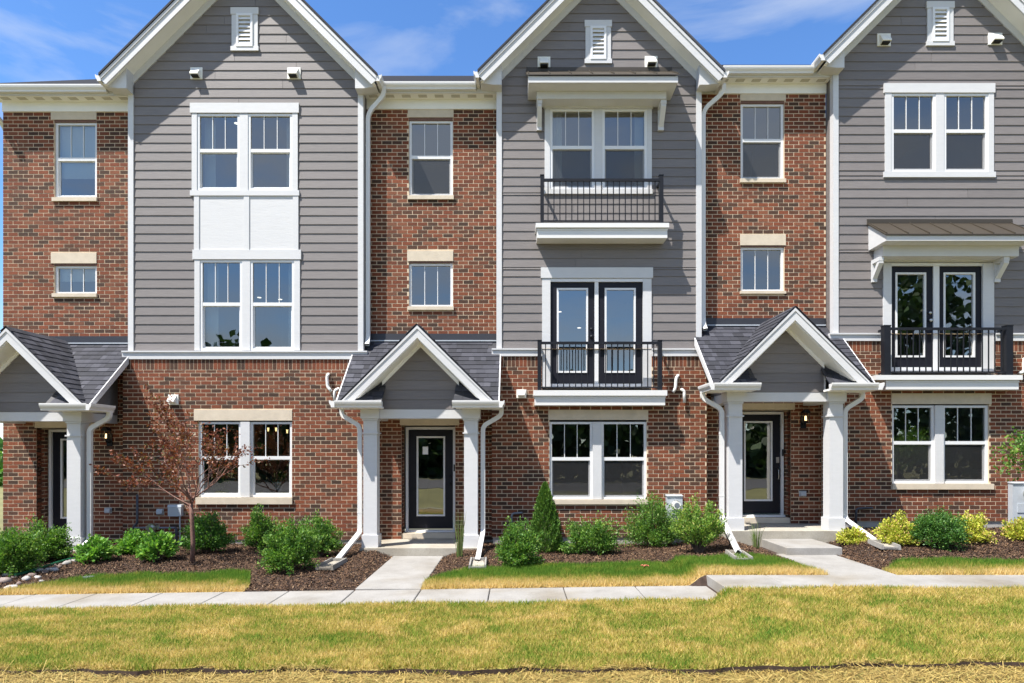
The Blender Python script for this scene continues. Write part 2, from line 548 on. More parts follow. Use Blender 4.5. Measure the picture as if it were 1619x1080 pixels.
class MB:
    """Collects shapes in place coordinates and links them as one mesh object."""

    def __init__(self):
        self.v, self.f = [], []

    def add(self, vs, fs):
        k = len(self.v)
        self.v += [tuple(p) for p in vs]
        self.f += [tuple(i + k for i in q) for q in fs]
        return self

    def box(self, x0, x1, y0, y1, z0, z1):
        x0, x1 = min(x0, x1), max(x0, x1)
        y0, y1 = min(y0, y1), max(y0, y1)
        z0, z1 = min(z0, z1), max(z0, z1)
        return self.add([(x0, y0, z0), (x1, y0, z0), (x1, y1, z0), (x0, y1, z0), (x0, y0, z1), (x1, y0, z1), (x1, y1, z1), (x0, y1, z1)],
                        [(3, 2, 1, 0), (4, 5, 6, 7), (0, 1, 5, 4), (1, 2, 6, 5), (2, 3, 7, 6), (3, 0, 4, 7)])

    def prism(self, poly, axis, t0, t1):
        f = {'x': lambda a, b, t: (t, a, b), 'y': lambda a, b, t: (a, t, b), 'z': lambda a, b, t: (a, b, t)}[axis]
        n = len(poly)
        vs = [f(a, b, t0) for a, b in poly] + [f(a, b, t1) for a, b in poly]
        return self.add(vs, [tuple(range(n - 1, -1, -1)), tuple(range(n, 2 * n))] + [(i, (i + 1) % n, n + (i + 1) % n, n + i) for i in range(n)])

    def frame(self, x0, x1, z0, z1, w, y0, y1, wt=None, wb=None):
        """A picture frame: jambs between a head and a foot."""
        wt, wb = wt or w, wb or w
        self.box(x0, x1, y0, y1, z1 - wt, z1)
        self.box(x0, x1, y0, y1, z0, z0 + wb)
        self.box(x0, x0 + w, y0, y1, z0 + wb, z1 - wt)
        return self.box(x1 - w, x1, y0, y1, z0 + wb, z1 - wt)

    def tube(self, pts, r, n=8, flat=1.0, r_end=None, cap=True):
        pts = [Vector(p) for p in pts]
        m_ = len(pts)
        up = Vector((0, 1, 0)) if abs((pts[-1] - pts[0]).normalized().y) < 0.9 else Vector((1, 0, 0))
        rings = []
        for i, p in enumerate(pts):
            d = (pts[min(i + 1, m_ - 1)] - pts[max(i - 1, 0)]).normalized()
            a = (up - d * up.dot(d)).normalized()
            bb = d.cross(a)
            rr = r if r_end is None else r + (r_end - r) * i / max(1, m_ - 1)
            ring = []
            for k in range(n):
                t = 2 * math.pi * (k + 0.5) / n
                ca, sa = math.cos(t), math.sin(t)
                if n == 4:
                    ca, sa = ca * 1.414, sa * 1.414
                ring.append(p + a * (rr * flat * ca) + bb * (rr * sa))
            rings.append(ring)
        vs = [q for ring in rings for q in ring]
        fs = [(i * n + k, i * n + (k + 1) % n, (i + 1) * n + (k + 1) % n, (i + 1) * n + k) for i in range(m_ - 1) for k in range(n)]
        if cap:
            fs += [tuple(range(n - 1, -1, -1)), tuple((m_ - 1) * n + k for k in range(n))]
        return self.add(vs, fs)

    def cyl(self, c, axis, r, h, n=16, r1=None):
        d = {'x': Vector((1, 0, 0)), 'y': Vector((0, 1, 0)), 'z': Vector((0, 0, 1))}[axis]
        c = Vector(c)
        return self.tube([c, c + d * h], r, n, 1.0, r1)

    def build(self, name, mat, parent=None, origin=None, smooth_=False):
        o0 = Vector(origin) if origin is not None else (WLOC[parent.name] if parent else Vector((0, 0, 0)))
        me = bpy.data.meshes.new(name)
        me.from_pydata([tuple(Vector(p) - o0) for p in self.v], [], self.f)
        if smooth_:
            me.polygons.foreach_set('use_smooth', [True] * len(me.polygons))
        me.materials.append(MATS[mat])
        o = bpy.data.objects.new(name, me)
        COL.objects.link(o)
        put(o, o0, parent)
        return o


def raw_mesh(name, verts, nper, mat, parent=None, origin=(0, 0, 0)):
    """Many loose faces of NPER corners each, built with numpy."""
    verts = np.asarray(verts, np.float32).reshape(-1, 3) - np.asarray(origin, np.float32)
    nv = len(verts)
    nf = nv // nper
    me = bpy.data.meshes.new(name)
    me.vertices.add(nv)
    me.vertices.foreach_set('co', verts.ravel())
    me.loops.add(nv)
    me.loops.foreach_set('vertex_index', np.arange(nv, dtype=np.int32))
    me.polygons.add(nf)
    me.polygons.foreach_set('loop_start', np.arange(0, nv, nper, dtype=np.int32))
    me.update(calc_edges=True)
    me.materials.append(MATS[mat])
    o = bpy.data.objects.new(name, me)
    COL.objects.link(o)
    put(o, Vector(origin), parent)
    return o


def round_path(pts, r, k=5):
    pts = [Vector(p) for p in pts]
    out = [pts[0]]
    for i in range(1, len(pts) - 1):
        a, p, c = pts[i - 1], pts[i], pts[i + 1]
        ra = min(r, (a - p).length * 0.45)
        rc = min(r, (c - p).length * 0.45)
        s, e = p + (a - p).normalized() * ra, p + (c - p).normalized() * rc
        for j in range(k + 1):
            t = j / k
            out.append(s * (1 - t) ** 2 + p * 2 * t * (1 - t) + e * t * t)
    out.append(pts[-1])
    return out


def cut_rects(x0, x1, z0, z1, holes):
    """The rectangle less its holes, as rectangles."""
    xs = sorted({x0, x1, *[min(max(h[i], x0), x1) for h in holes for i in (0, 1)]})
    zs = sorted({z0, z1, *[min(max(h[i], z0), z1) for h in holes for i in (2, 3)]})
    out = []
    for a, b_ in zip(xs, xs[1:]):
        for c, d in zip(zs, zs[1:]):
            mx_, mz = (a + b_) / 2, (c + d) / 2
            if not any(h[0] < mx_ < h[1] and h[2] < mz < h[3] for h in holes):
                out.append((a, b_, c, d))
    return out


# ------------------------------------------------------------------ the townhouses
H = []
for nm, xb, lab, dz in ((0, -8.0, "brick and grey townhouse with a tall white panelled double window bay", -0.05),
                        (1, 0.6, "brick and grey townhouse with two black railed balconies one above the other", 0.0),
                        (2, 7.0, "brick and grey townhouse with a bronze metal awning over balcony doors, standing a step higher", 0.31)):
    root = thing("townhouse", (xb, 0, 0.1 + dz), lab, "townhouse", "townhouses of the brick and siding row")
    H.append(dict(root=root, dz=dz, mortar=MB(), sheath=MB(), bricks=[], shingles=[]))

BAY = [(X(204), X(575)), (X(785), X(1108.5)), (X(1316), X(1654))]
RECESS = [(-10.25, X(204)), (X(575), X(785)), (X(1108.5), X(1316))]
BANDZ = [(Z(568.7), Z(555.8)), (Z(564), Z(552)), (Z(540), Z(528))]
PC = [-8.99, -1.735, 4.94]            # porch centres
YB = 0.27                             # face of the recessed brick
YL = -0.05                            # face of the brick below the bays
COURSE, BRL, JT = 0.0775, 0.2035, 0.0135


def bricks_in(h, x0, x1, z0, z1, holes, y, phase=0, plane='y', out=-1):
    """Running bond: brick faces stand 9 mm proud of the mortar; cut bricks at openings."""
    k = 0
    z = z0
    while z < z1 - 0.02:
        zt = min(z + COURSE - JT, z1)
        x = x0 - (BRL / 2 if (k + phase) % 2 else 0)
        while x < x1:
            a, b_ = max(x, x0), min(x + BRL - JT, x1)
            segs = [(a, b_)]
            for hh in holes:
                if hh[2] < zt - 0.012 and hh[3] > z + 0.012:
                    ns = []
                    for s, e in segs:
                        if e <= hh[0] or s >= hh[1]:
                            ns.append((s, e))
                        else:
                            if hh[0] - s > 0.03:
                                ns.append((s, hh[0] - 0.004))
                            if e - hh[1] > 0.03:
                                ns.append((hh[1] + 0.004, e))
                    segs = ns
            for s, e in segs:
                if e - s > 0.03:
                    h['bricks'].append((s, e, z, zt, y, plane, out))
            x += BRL
        z += COURSE
        k += 1


def soldiers(h, x0, x1, z0, z1, y):
    x = x0
    while x < x1 - 0.03:
        h['bricks'].append((x, min(x + 0.0665, x1), z0, z1, y, 'y', -1))
        x += 0.077


def wall_sheet(mb, x0, x1, z0, z1, holes, y, thick=0.1):
    for a, b_, c, d in cut_rects(x0, x1, z0, z1, holes):
        mb.add([(a, y, c), (b_, y, c), (b_, y, d), (a, y, d)], [(0, 1, 2, 3)])
    for hx0, hx1, hz0, hz1 in holes:   # reveals
        mb.add([(hx0, y, hz0), (hx0, y + thick, hz0), (hx0, y + thick, hz1), (hx0, y, hz1)], [(0, 1, 2, 3)])
        mb.add([(hx1, y, hz0), (hx1, y + thick, hz0), (hx1, y + thick, hz1), (hx1, y, hz1)], [(3, 2, 1, 0)])
        mb.add([(hx0, y, hz1), (hx1, y, hz1), (hx1, y + thick, hz1), (hx0, y + thick, hz1)], [(0, 1, 2, 3)])
        mb.add([(hx0, y, hz0), (hx1, y, hz0), (hx1, y + thick, hz0), (hx0, y + thick, hz0)], [(3, 2, 1, 0)])


def room(parent, x0, x1, z0, z1, y0, depth):
    """The room behind a window: five inside faces."""
    mb = MB()
    y1 = y0 + depth
    mb.add([(x0, y0, z0), (x1, y0, z0), (x1, y1, z0), (x0, y1, z0)], [(0, 1, 2, 3)])
    mb.add([(x0, y0, z1), (x1, y0, z1), (x1, y1, z1), (x0, y1, z1)], [(3, 2, 1, 0)])
    mb.add([(x0, y1, z0), (x1, y1, z0), (x1, y1, z1), (x0, y1, z1)], [(0, 1, 2, 3)])
    mb.add([(x0, y0, z0), (x0, y1, z0), (x0, y1, z1), (x0, y0, z1)], [(0, 1, 2, 3)])
    mb.add([(x1, y0, z0), (x1, y1, z0), (x1, y1, z1), (x1, y0, z1)], [(3, 2, 1, 0)])
    return mb.build("room_interior", "room_wall", parent)


def sash_window(win, x0, x1, z0, z1, y, kind='hung', rail=0.47, screen=True, blind=0.0):
    """One vinyl unit: frame, panes, bars between the upper lights, meeting rail, insect screen below."""
    fw = 0.048
    MB().frame(x0, x1, z0, z1, fw, y, y + 0.09, fw * 0.9, fw * 0.9).build("window_frame", "white_vinyl", win)
    gx0, gx1, gz0, gz1 = x0 + fw, x1 - fw, z0 + fw * 0.9, z1 - fw * 0.9
    zr = gz1 - (gz1 - gz0) * rail if kind == 'hung' else gz0
    tilt = random.uniform(-0.002, 0.002)

    def pane(a, b_, c, d, yy):
        MB().add([(a, yy + tilt, c), (b_, yy - tilt, c), (b_, yy - tilt + 0.002, d), (a, yy + tilt + 0.002, d)], [(0, 1, 2, 3)]).build("pane", "glass", win)

    if kind == 'hung':
        rh = 0.042
        MB().box(gx0, gx1, y + 0.004, y + 0.06, zr - rh, zr + rh * 0.55).build("meeting_rail", "white_vinyl", win)
        MB().frame(gx0, gx1, gz0, zr - rh, 0.026, y + 0.035, y + 0.062, 0.012, 0.034).build("lower_sash", "white_vinyl", win)
        pane(gx0 + 0.026, gx1 - 0.026, gz0 + 0.034, zr - rh - 0.012, y + 0.05)
        if screen:
            MB().add([(gx0, y + 0.022, gz0), (gx1, y + 0.022, gz0), (gx1, y + 0.022, zr - rh), (gx0, y + 0.022, zr - rh)], [(0, 1, 2, 3)]).build("insect_screen", "insect_screen", win)
        zb = zr + rh * 0.55
    else:
        zb = gz0
    pane(gx0, gx1, zb, gz1, y + 0.03)
    w = (gx1 - gx0) / 3
    for i in (1, 2):
        MB().box(gx0 + w * i - 0.0065, gx0 + w * i + 0.0065, y + 0.018, y + 0.027, zb, gz1).build("muntin", "white_vinyl", win)
    if blind > 0:
        zz = gz1 - (gz1 - gz0) * blind
        MB().box(gx0 - 0.02, gx1 + 0.02, y + 0.12, y + 0.124, zz, gz1 + 0.02).build("roller_blind", "blind", win)


def curtain(win, x0, x1, z0, z1, y):
    mb = MB()
    n = 14
    for i in range(n):
        a, b_ = x0 + (x1 - x0) * i / n, x0 + (x1 - x0) * (i + 1) / n
        ya, yb_ = y + (0.03 if i % 2 else 0), y + (0 if i % 2 else 0.03)
        mb.add([(a, ya, z0), (b_, yb_, z0), (b_, yb_, z1), (a, ya, z1)], [(0, 1, 2, 3)])
    mb.build("curtain", "blind", win)


def brick_window(h, px, kind, y=YB, blind=0.0, floor=(0, 0), screen=True):
    """A single window in the recessed brick: lintel and sill of cast stone."""
    u0, u1, v0, v1, lu0, lu1, lv0, lv1, sv1 = px
    x0, x1, z1, z0 = X(u0, y), X(u1, y), Z(v0, y), Z(v1, y)
    win = empty("window", ((x0 + x1) / 2, y, z0), h['root'])
    lx0, lx1, lz1, lz0 = X(lu0, y), X(lu1, y), Z(lv0, y), Z(lv1, y)
    MB().box(lx0, lx1, y - 0.014, y + 0.08, lz0, lz1).build("lintel", "limestone", win)
    MB().box(x0 - 0.02, x1 + 0.02, y - 0.045, y + 0.08, Z(sv1, y), z0).build("window_sill", "limestone", win)
    MB().box(x0, x1, y + 0.004, y + 0.08, z1 + 0.001, lz0).build("head_flashing", "bark_red", win)
    sash_window(win, x0 + 0.004, x1 - 0.004, z0, z1, y + 0.035, kind, blind=blind, screen=screen)
    room(win, x0 - 0.5, x1 + 0.5, floor[0], floor[1], y + 0.13, 3.0)
    return [(lx0, lx1, lz0, lz1), (x0, x1, Z(sv1, y), lz0)]


def plank(mb_siding, x00, x01, x10, x11, z0, z1, y=0.0):
    """One lap board: bottom edge stands proud."""
    yb, yt = y - 0.020, y - 0.007
    MB().add([(x00, yb, z0), (x01, yb, z0), (x11, yt, z1), (x10, yt, z1), (x00, y, z0), (x01, y, z0), (x11, y, z1), (x10, y, z1)],
             [(0, 1, 2, 3), (4, 5, 1, 0), (1, 5, 6, 2), (4, 0, 3, 7)]).build("siding_plank", "siding", mb_siding, origin=(x00, yb, z0))


def siding_field(siding, x0, x1, z0, z1, holes, y=0.0, gable=None, exposure=0.1775, joints=True):
    """Lap siding; GABLE = (centre, apex z): boards end on the 45 degree rake."""
    z = z0
    k = 0
    while z < z1 - 0.01:
        zt = min(z + exposure, z1)
        parts = []
        for a, b_, c, d in cut_rects(x0, x1, z, zt, holes):
            parts.append([a, b_, c, d])
        # join neighbours of full height
        parts.sort(key=lambda p: (p[2], p[0]))
        merged = []
        for p in parts:
            if merged and abs(merged[-1][1] - p[0]) < 1e-6 and abs(merged[-1][2] - p[2]) < 1e-6 and abs(merged[-1][3] - p[3]) < 1e-6:
                merged[-1][1] = p[1]
            else:
                merged.append(list(p))
        for a, b_, c, d in merged:
            if d - c < 0.012:
                continue
            segs = [(a, b_)]
            if joints and b_ - a > 1.3 and random.random() < 0.75:
                j = a + (b_ - a) * random.uniform(0.25, 0.75)
                segs = [(a, j - 0.0025), (j + 0.0025, b_)]
            for s, e in segs:
                s0, e0, s1, e1 = s, e, s, e
                if gable:
                    gc, gz = gable
                    s0, e0 = max(s, gc - (gz - c)), min(e, gc + (gz - c))
                    s1, e1 = max(s, gc - (gz - d)), min(e, gc + (gz - d))
                    if e0 - s0 < 0.03:
                        continue
                    if e1 < s1:
                        s1 = e1 = min(max(gc, s0), e0) if s0 <= gc <= e0 else (s0 if gc < s0 else e0)
                plank(siding, s0, e0, s1, e1, c, d, y)
        z += exposure
        k += 1


def double_window(h, units, zspan, y, casing, head=None, foot=None, floor=(0, 0), mull=True, curtains=False, **kw):
    """Two hung units side by side in white casing. units: ((u0,u1),(u0,u1)); casing: outer u0,u1; head/foot: (u0,u1,v0,v1)."""
    (a0, a1), (b0, b1) = units
    z1, z0 = Z(zspan[0], y), Z(zspan[1], y)
    win = empty("double_window", ((X(a0, y) + X(b1, y)) / 2, y, z0), h['root'])
    yo = y - 0.036
    if casing:
        c0, c1 = X(casing[0], y), X(casing[1], y)
        MB().box(c0, X(a0, y), yo, y + 0.02, z0, z1 + 0.004).build("casing", "white_trim", win)
        MB().box(X(b1, y), c1, yo, y + 0.02, z0, z1 + 0.004).build("casing", "white_trim", win)
    MB().box(X(a1, y), X(b0, y), yo + 0.002 if casing else y - 0.012, y + 0.06, z0, z1).build("mullion", "white_trim", win)
    if head:
        MB().box(X(head[0], y), X(head[1], y), yo - 0.012, y + 0.02, Z(head[3], y), Z(head[2], y)).build("head_casing", "white_trim", win)
    if foot:
        MB().box(X(foot[0], y), X(foot[1], y), yo - 0.010, y + 0.02, Z(foot[3], y), Z(foot[2], y)).build("apron_board", "white_trim", win)
    if curtains:
        curtain(win, X(a0, y) + 0.03, X(a0, y) + 0.25, z0 - 0.1, z1 + 0.1, y + 0.22)
        curtain(win, X(b1, y) - 0.20, X(b1, y) - 0.03, z0 - 0.1, z1 + 0.1, y + 0.22)
    for (p, q) in units:
        sash_window(win, X(p, y), X(q, y), z0, z1, y - 0.022 if casing else y + 0.03, **kw)
    room(win, X(a0, y) - 0.45, X(b1, y) + 0.45, floor[0], floor[1], y + 0.14, 5.5)
    return win


def front_door(h, c, dz, stripe=False, handle_side=1, long_pull=False):
    """Black full-light entry door in its brick alcove."""
    root = h['root']
    y = 0.60
    z0, z1 = 0.306 + dz, 2.34 + dz
    d = empty("front_door", (c, y, z0), root)
    x0, x1 = c - 0.457, c + 0.457
    MB().box(x0 - 0.05, x0, y - 0.05, y + 0.06, z0 - 0.02, z1 + 0.05).build("door_frame", "white_vinyl", d)
    MB().box(x1, x1 + 0.05, y - 0.05, y + 0.06, z0 - 0.02, z1 + 0.05).build("door_frame", "white_vinyl", d)
    MB().box(x0, x1, y - 0.05, y + 0.06, z1, z1 + 0.05).build("door_frame", "white_vinyl", d)
    gx0, gx1, gz0, gz1 = c - 0.28, c + 0.28, z0 + 0.27, z1 - 0.15
    MB().frame(x0 + 0.003, x1 - 0.003, z0 + 0.012, z1 - 0.003, gx0 - x0, y, y + 0.045, z1 - gz1, gz0 - z0).build("door_leaf", "door_black", d)
    MB().frame(gx0 - 0.012, gx1 + 0.012, gz0 - 0.012, gz1 + 0.012, 0.035, y - 0.014, y + 0.01).build("glass_bead", "white_vinyl", d)
    MB().add([(gx0, y + 0.012, gz0), (gx1, y + 0.012, gz0), (gx1, y + 0.012, gz1), (gx0, y + 0.012, gz1)], [(0, 1, 2, 3)]).build("pane", "door_glass", d)
    MB().box(x0 - 0.05, x1 + 0.05, y - 0.13, y + 0.06, z0 - 0.055, z0 - 0.02).build("threshold", "white_vinyl", d)
    MB().box(c - 0.60, c + 0.60, YB + 0.02, y + 0.06, z0 - 0.16, z0 - 0.056).build("door_sill", "limestone", d)
    hx = c + handle_side * 0.40
    if long_pull:
        MB().box(hx - 0.03, hx + 0.03, y - 0.012, y, z0 + 1.04, z0 + 1.16).build("keypad_lock", "steel", d)
        p = [(hx, y, z0 + 0.92), (hx, y - 0.06, z0 + 0.9), (hx, y - 0.06, z0 + 0.72), (hx, y, z0 + 0.70)]
        MB().tube(round_path(p, 0.04), 0.012).build("handle", "steel", d, smooth_=True)
    else:
        MB().cyl((hx, y - 0.055, z0 + 0.93), 'y', 0.028, 0.05).build("handle", "black_metal", d, smooth_=True)
        MB().cyl((hx, y - 0.02, z0 + 1.07), 'y', 0.028, 0.02).build("deadbolt", "black_metal", d, smooth_=True)
    if -5 < c < 0:
        MB().box(c - 0.17, c - 0.06, y + 0.004, y + 0.0055, gz1 - 0.36, gz1 - 0.20).build("paper_note", "blind", d)
    if c > -5:
        MB().box(x1 + 0.013, x1 + 0.04, y - 0.075, y - 0.05, z0 + 1.18, z0 + 1.32).build("doorbell", "black_metal", d)
    room(d, x0 - 0.3, x1 + 0.3, z0 - 0.01, z1 + 0.4, y + 0.065, 5.0)
    # alcove: brick returns and stone lintel
    ax0, ax1, az1 = c - 0.545, c + 0.53, 2.414 + dz
    MB().box(ax0 - 0.03, ax1 + 0.08, YB - 0.014, YB + 0.2, az1, az1 + 0.13).build("lintel", "limestone", d)
    mb = h['mortar']
    mb.add([(ax0, YB, 0.15 + dz), (ax0, y + 0.06, 0.15 + dz), (ax0, y + 0.06, az1), (ax0, YB, az1)], [(0, 1, 2, 3)])
    mb.add([(ax1, YB, 0.15 + dz), (ax1, y + 0.06, 0.15 + dz), (ax1, y + 0.06, az1), (ax1, YB, az1)], [(3, 2, 1, 0)])
    mb.box(ax0, ax1, YB + 0.2, y + 0.06, az1, az1 + 0.05)
    bricks_in(h, YB + 0.012, y - 0.02, 0.15 + dz, az1, [], ax0, 0, 'x', 1)
    bricks_in(h, YB + 0.012, y - 0.02, 0.15 + dz, az1, [], ax1, 0, 'x', -1)
    return (ax0, ax1, 0.0 + dz, az1)


def french_door(h, leaves, top, bottom, glass_u, casing, head, y=0.0, knob_u=None, knob_mat="black_metal", gv=(455.5, 589.5)):
    z1, z0 = Z(top, y), Z(bottom, y)
    d = empty("french_door", ((X(leaves[0][0]) + X(leaves[1][1])) / 2, y, z0), h['root'])
    c0, c1 = X(casing[0]), X(casing[1])
    l0, l1 = X(leaves[0][0]), X(leaves[1][1])
    MB().box(c0, l0, y - 0.04, y + 0.06, z0 - 0.08, z1 + 0.06).build("casing", "white_trim", d)
    MB().box(l1, c1, y - 0.04, y + 0.06, z0 - 0.08, z1 + 0.06).build("casing", "white_trim", d)
    MB().box(l0, l1, y - 0.03, y + 0.06, z1, z1 + 0.06).build("door_frame", "white_vinyl", d)
    if head:
        MB().box(X(head[0]), X(head[1]), y - 0.055, y + 0.02, Z(head[3]), Z(head[2])).build("head_casing", "white_trim", d)
    MB().box(X(leaves[0][1]), X(leaves[1][0]), y - 0.018, y + 0.06, z0, z1).build("astragal", "white_vinyl", d)
    MB().box(l0, l1, y - 0.03, y + 0.06, z0 - 0.075, z0 - 0.001).build("threshold", "white_vinyl", d)
    for (a, b_), (ga, gb) in zip(leaves, glass_u):
        x0, x1, g0, g1 = X(a), X(b_), X(ga) + 0.02, X(gb) - 0.02
        gz1, gz0 = Z(gv[0]) - 0.02, Z(gv[1]) + 0.02
        mb = MB()
        mb.box(x0 + 0.002, x1 - 0.002, y + 0.005, y + 0.05, gz1, z1 - 0.002)
        mb.box(x0 + 0.002, x1 - 0.002, y + 0.005, y + 0.05, z0 + 0.01, gz0)
        mb.box(x0 + 0.002, g0, y + 0.005, y + 0.05, gz0, gz1)
        mb.box(g1, x1 - 0.002, y + 0.005, y + 0.05, gz0, gz1)
        mb.build("door_leaf", "door_black", d)
        MB().frame(g0 - 0.02, g1 + 0.02, gz0 - 0.02, gz1 + 0.02, 0.036, y - 0.01, y + 0.02).build("glass_bead", "white_vinyl", d)
        t = random.uniform(-0.004, 0.004)
        MB().add([(g0, y + 0.022 + t, gz0), (g1, y + 0.022 - t, gz0), (g1, y + 0.022 - t, gz1), (g0, y + 0.022 + t, gz1)], [(0, 1, 2, 3)]).build("pane", "door_glass", d)
    if knob_u:
        MB().cyl((X(knob_u), y - 0.045, z0 + 0.92), 'y', 0.03, 0.05).build("handle", knob_mat, d, smooth_=True)
        MB().cyl((X(knob_u), y - 0.02, z0 + 1.07), 'y', 0.027, 0.025).build("deadbolt", knob_mat, d, smooth_=True)
    room(d, l0 - 0.4, l1 + 0.4, z0 - 0.02, z1 + 0.55, y + 0.065, 6.0)
    return d


def balcony(h, cap, fascia, posts, rail_v, post_v, yf, bottom_rail, soffit_v=None, nb=19, yw=0.0):
    """White boxed ledge with a black metal guard. All u, v read at the ledge's front (y = yf)."""
    y = -yf
    bc = empty("balcony", ((X(cap[0], y) + X(cap[1], y)) / 2, yw, Z(fascia[3], y)), h['root'])
    zt, zc = Z(cap[2], y), Z(cap[3], y)
    MB().box(X(cap[0], y), X(cap[1], y), y, yw - 0.001, zc, zt).build("ledge_cap", "white_metal", bc)
    MB().box(X(fascia[0], y), X(fascia[1], y), y + 0.045, yw - 0.001, Z(fascia[3], y), zc - 0.001).build("ledge_fascia", "white_metal", bc)
    MB().box(X(fascia[0], y) - 0.008, X(fascia[1], y) + 0.008, y + 0.036, y + 0.06, zc - 0.04, zc - 0.012).build("ledge_moulding", "white_metal", bc)
    yr = y + 0.05
    zr1, zr0 = Z(rail_v[0], yr), Z(rail_v[1], yr)
    px = []
    for a, b_ in posts:
        x0, x1 = X(a, yr), X(b_, yr)
        w = x1 - x0
        MB().box(x0, x1, yr, yr + w, zt + 0.001, Z(post_v, yr)).box(x0 - 0.006, x1 + 0.006, yr - 0.006, yr + w + 0.006, Z(post_v, yr), Z(post_v, yr) + 0.015).build("post", "black_metal", bc)
        px.append((x0, x1))
    xa, xb = px[0][1], px[1][0]
    MB().box(xa, xb, yr + 0.005, yr + 0.05, zr0, zr1).build("top_rail", "black_metal", bc)
    zb = zt + 0.05
    MB().box(xa, xb, yr + 0.012, yr + 0.042, zb, zb + 0.025).build("bottom_rail", "black_metal", bc)
    bm = MB().box(-0.009, 0.009, -0.009, 0.009, 0, zr0 - zb - 0.025)
    first = None
    for i in range(nb):
        x = xa + (xb - xa) * (i + 0.7) / (nb + 0.4)
        loc = Vector((x, yr + 0.027, zb + 0.025))
        if first is None:
            first = bm.build("baluster", "black_metal", bc, origin=(0, 0, 0))
            put(first, loc, bc)
        else:
            o = first.copy()
            COL.objects.link(o)
            put(o, loc, bc)
    # side rails back to the wall
    for x0, x1 in px:
        xm = (x0 + x1) / 2
        MB().box(xm - 0.018, xm + 0.018, yr + 0.06, yw, zr0, zr1 - 0.002).build("side_rail", "black_metal", bc)
        MB().box(xm - 0.012, xm + 0.012, yr + 0.06, yw, zb, zb + 0.025).build("side_rail", "black_metal", bc)
    return bc


def awning(h, fas, beam, brackets, wall_v, yf=0.62, yb=0.33, top_v=None, seam=0.42):
    """Shed awning: standing-seam metal over a white box on two brackets. fas: u0,u1,v0,v1 at its front."""
    y = -yf
    aw = empty("awning", ((X(fas[0], y) + X(fas[1], y)) / 2, 0, Z(fas[3], y)), h['root'])
    x0, x1, z1, z0 = X(fas[0], y), X(fas[1], y), Z(fas[2], y), Z(fas[3], y)
    slope = 0.66
    zt = z1 + yf * slope
    MB().prism([(y - 0.03, z1 + 0.004), (y - 0.03, z1 + 0.024), (-0.002, zt + 0.024 + 0.03 * slope), (-0.002, zt + 0.004 + 0.03 * slope)], 'x', x0 - 0.035, x1 + 0.035).build("metal_roof", "roof_metal", aw)
    ns = int(round((x1 - x0) / seam))
    for i in range(ns + 1):
        xs = x0 + (x1 - x0) * i / ns
        MB().prism([(y - 0.03, z1 + 0.022), (y - 0.03, z1 + 0.052), (-0.003, zt + 0.058), (-0.003, zt + 0.028)], 'x', xs - 0.009, xs + 0.009).build("roof_seam", "roof_metal", aw)
    MB().box(x0 - 0.03, x1 + 0.03, -0.03, -0.001, zt + 0.03, zt + 0.11).build("wall_flashing", "roof_metal", aw)
    MB().prism([(y, z0), (y, z1), (-0.001, zt), (-0.001, z0 - 0.0)], 'x', x0, x1).build("fascia_box", "white_trim", aw)
    bx0, bx1 = X(beam[0], -yb), X(beam[1], -yb)
    bz1, bz0 = z0 - 0.001, Z(beam[3], -yb)
    MB().box(bx0, bx1, -yb, -0.001, bz0, bz1).build("beam", "white_trim", aw)
    for (a, b_, vtop, vbot, yd) in brackets:
        xa, xb = X(a, -0.2), X(b_, -0.2)
        zb = Z(vbot, -0.06)
        mb = MB()
        mb.box(xa, xb, -0.07, -0.022, zb, bz0 - 0.001)                                      # wall leg
        mb.box(xa, xb, -yd, -0.071, bz0 - 0.075, bz0 - 0.001)                               # arm
        mb.prism([(-0.072, zb + 0.06), (-0.072, zb + 0.15), (-yd + 0.07, bz0 - 0.076), (-yd + 0.005, bz0 - 0.076), (-yd + 0.005, bz0 - 0.12)], 'x', xa + 0.006, xb - 0.006)
        mb.build("bracket", "white_trim", aw)
    return aw


def vent_hood(h, u0, u1, v0, v1, y=0.0, kind='open'):
    x0, x1, z1, z0 = X(u0, y), X(u1, y), Z(v0, y), Z(v1, y)
    g = empty("vent_hood", ((x0 + x1) / 2, y, z0), h['root'])
    MB().box(x0, x1, y - 0.03, y - 0.001, z0, z1).build("flange", "cream_plastic", g)
    w = (x1 - x0) * 0.16
    MB().prism([(y - 0.031, z1 - 0.015), (y - 0.14, z0 + 0.07), (y - 0.14, z0 + 0.045), (y - 0.031, z0 + 0.02)], 'x', x0 + w, x1 - w).build("hood", "cream_plastic", g)
    if kind == 'open':
        MB().box(x0 + w * 1.4, x1 - w * 1.4, y - 0.122, y - 0.032, z0 + 0.014, z0 + 0.040).build("opening", "dark_hole", g)


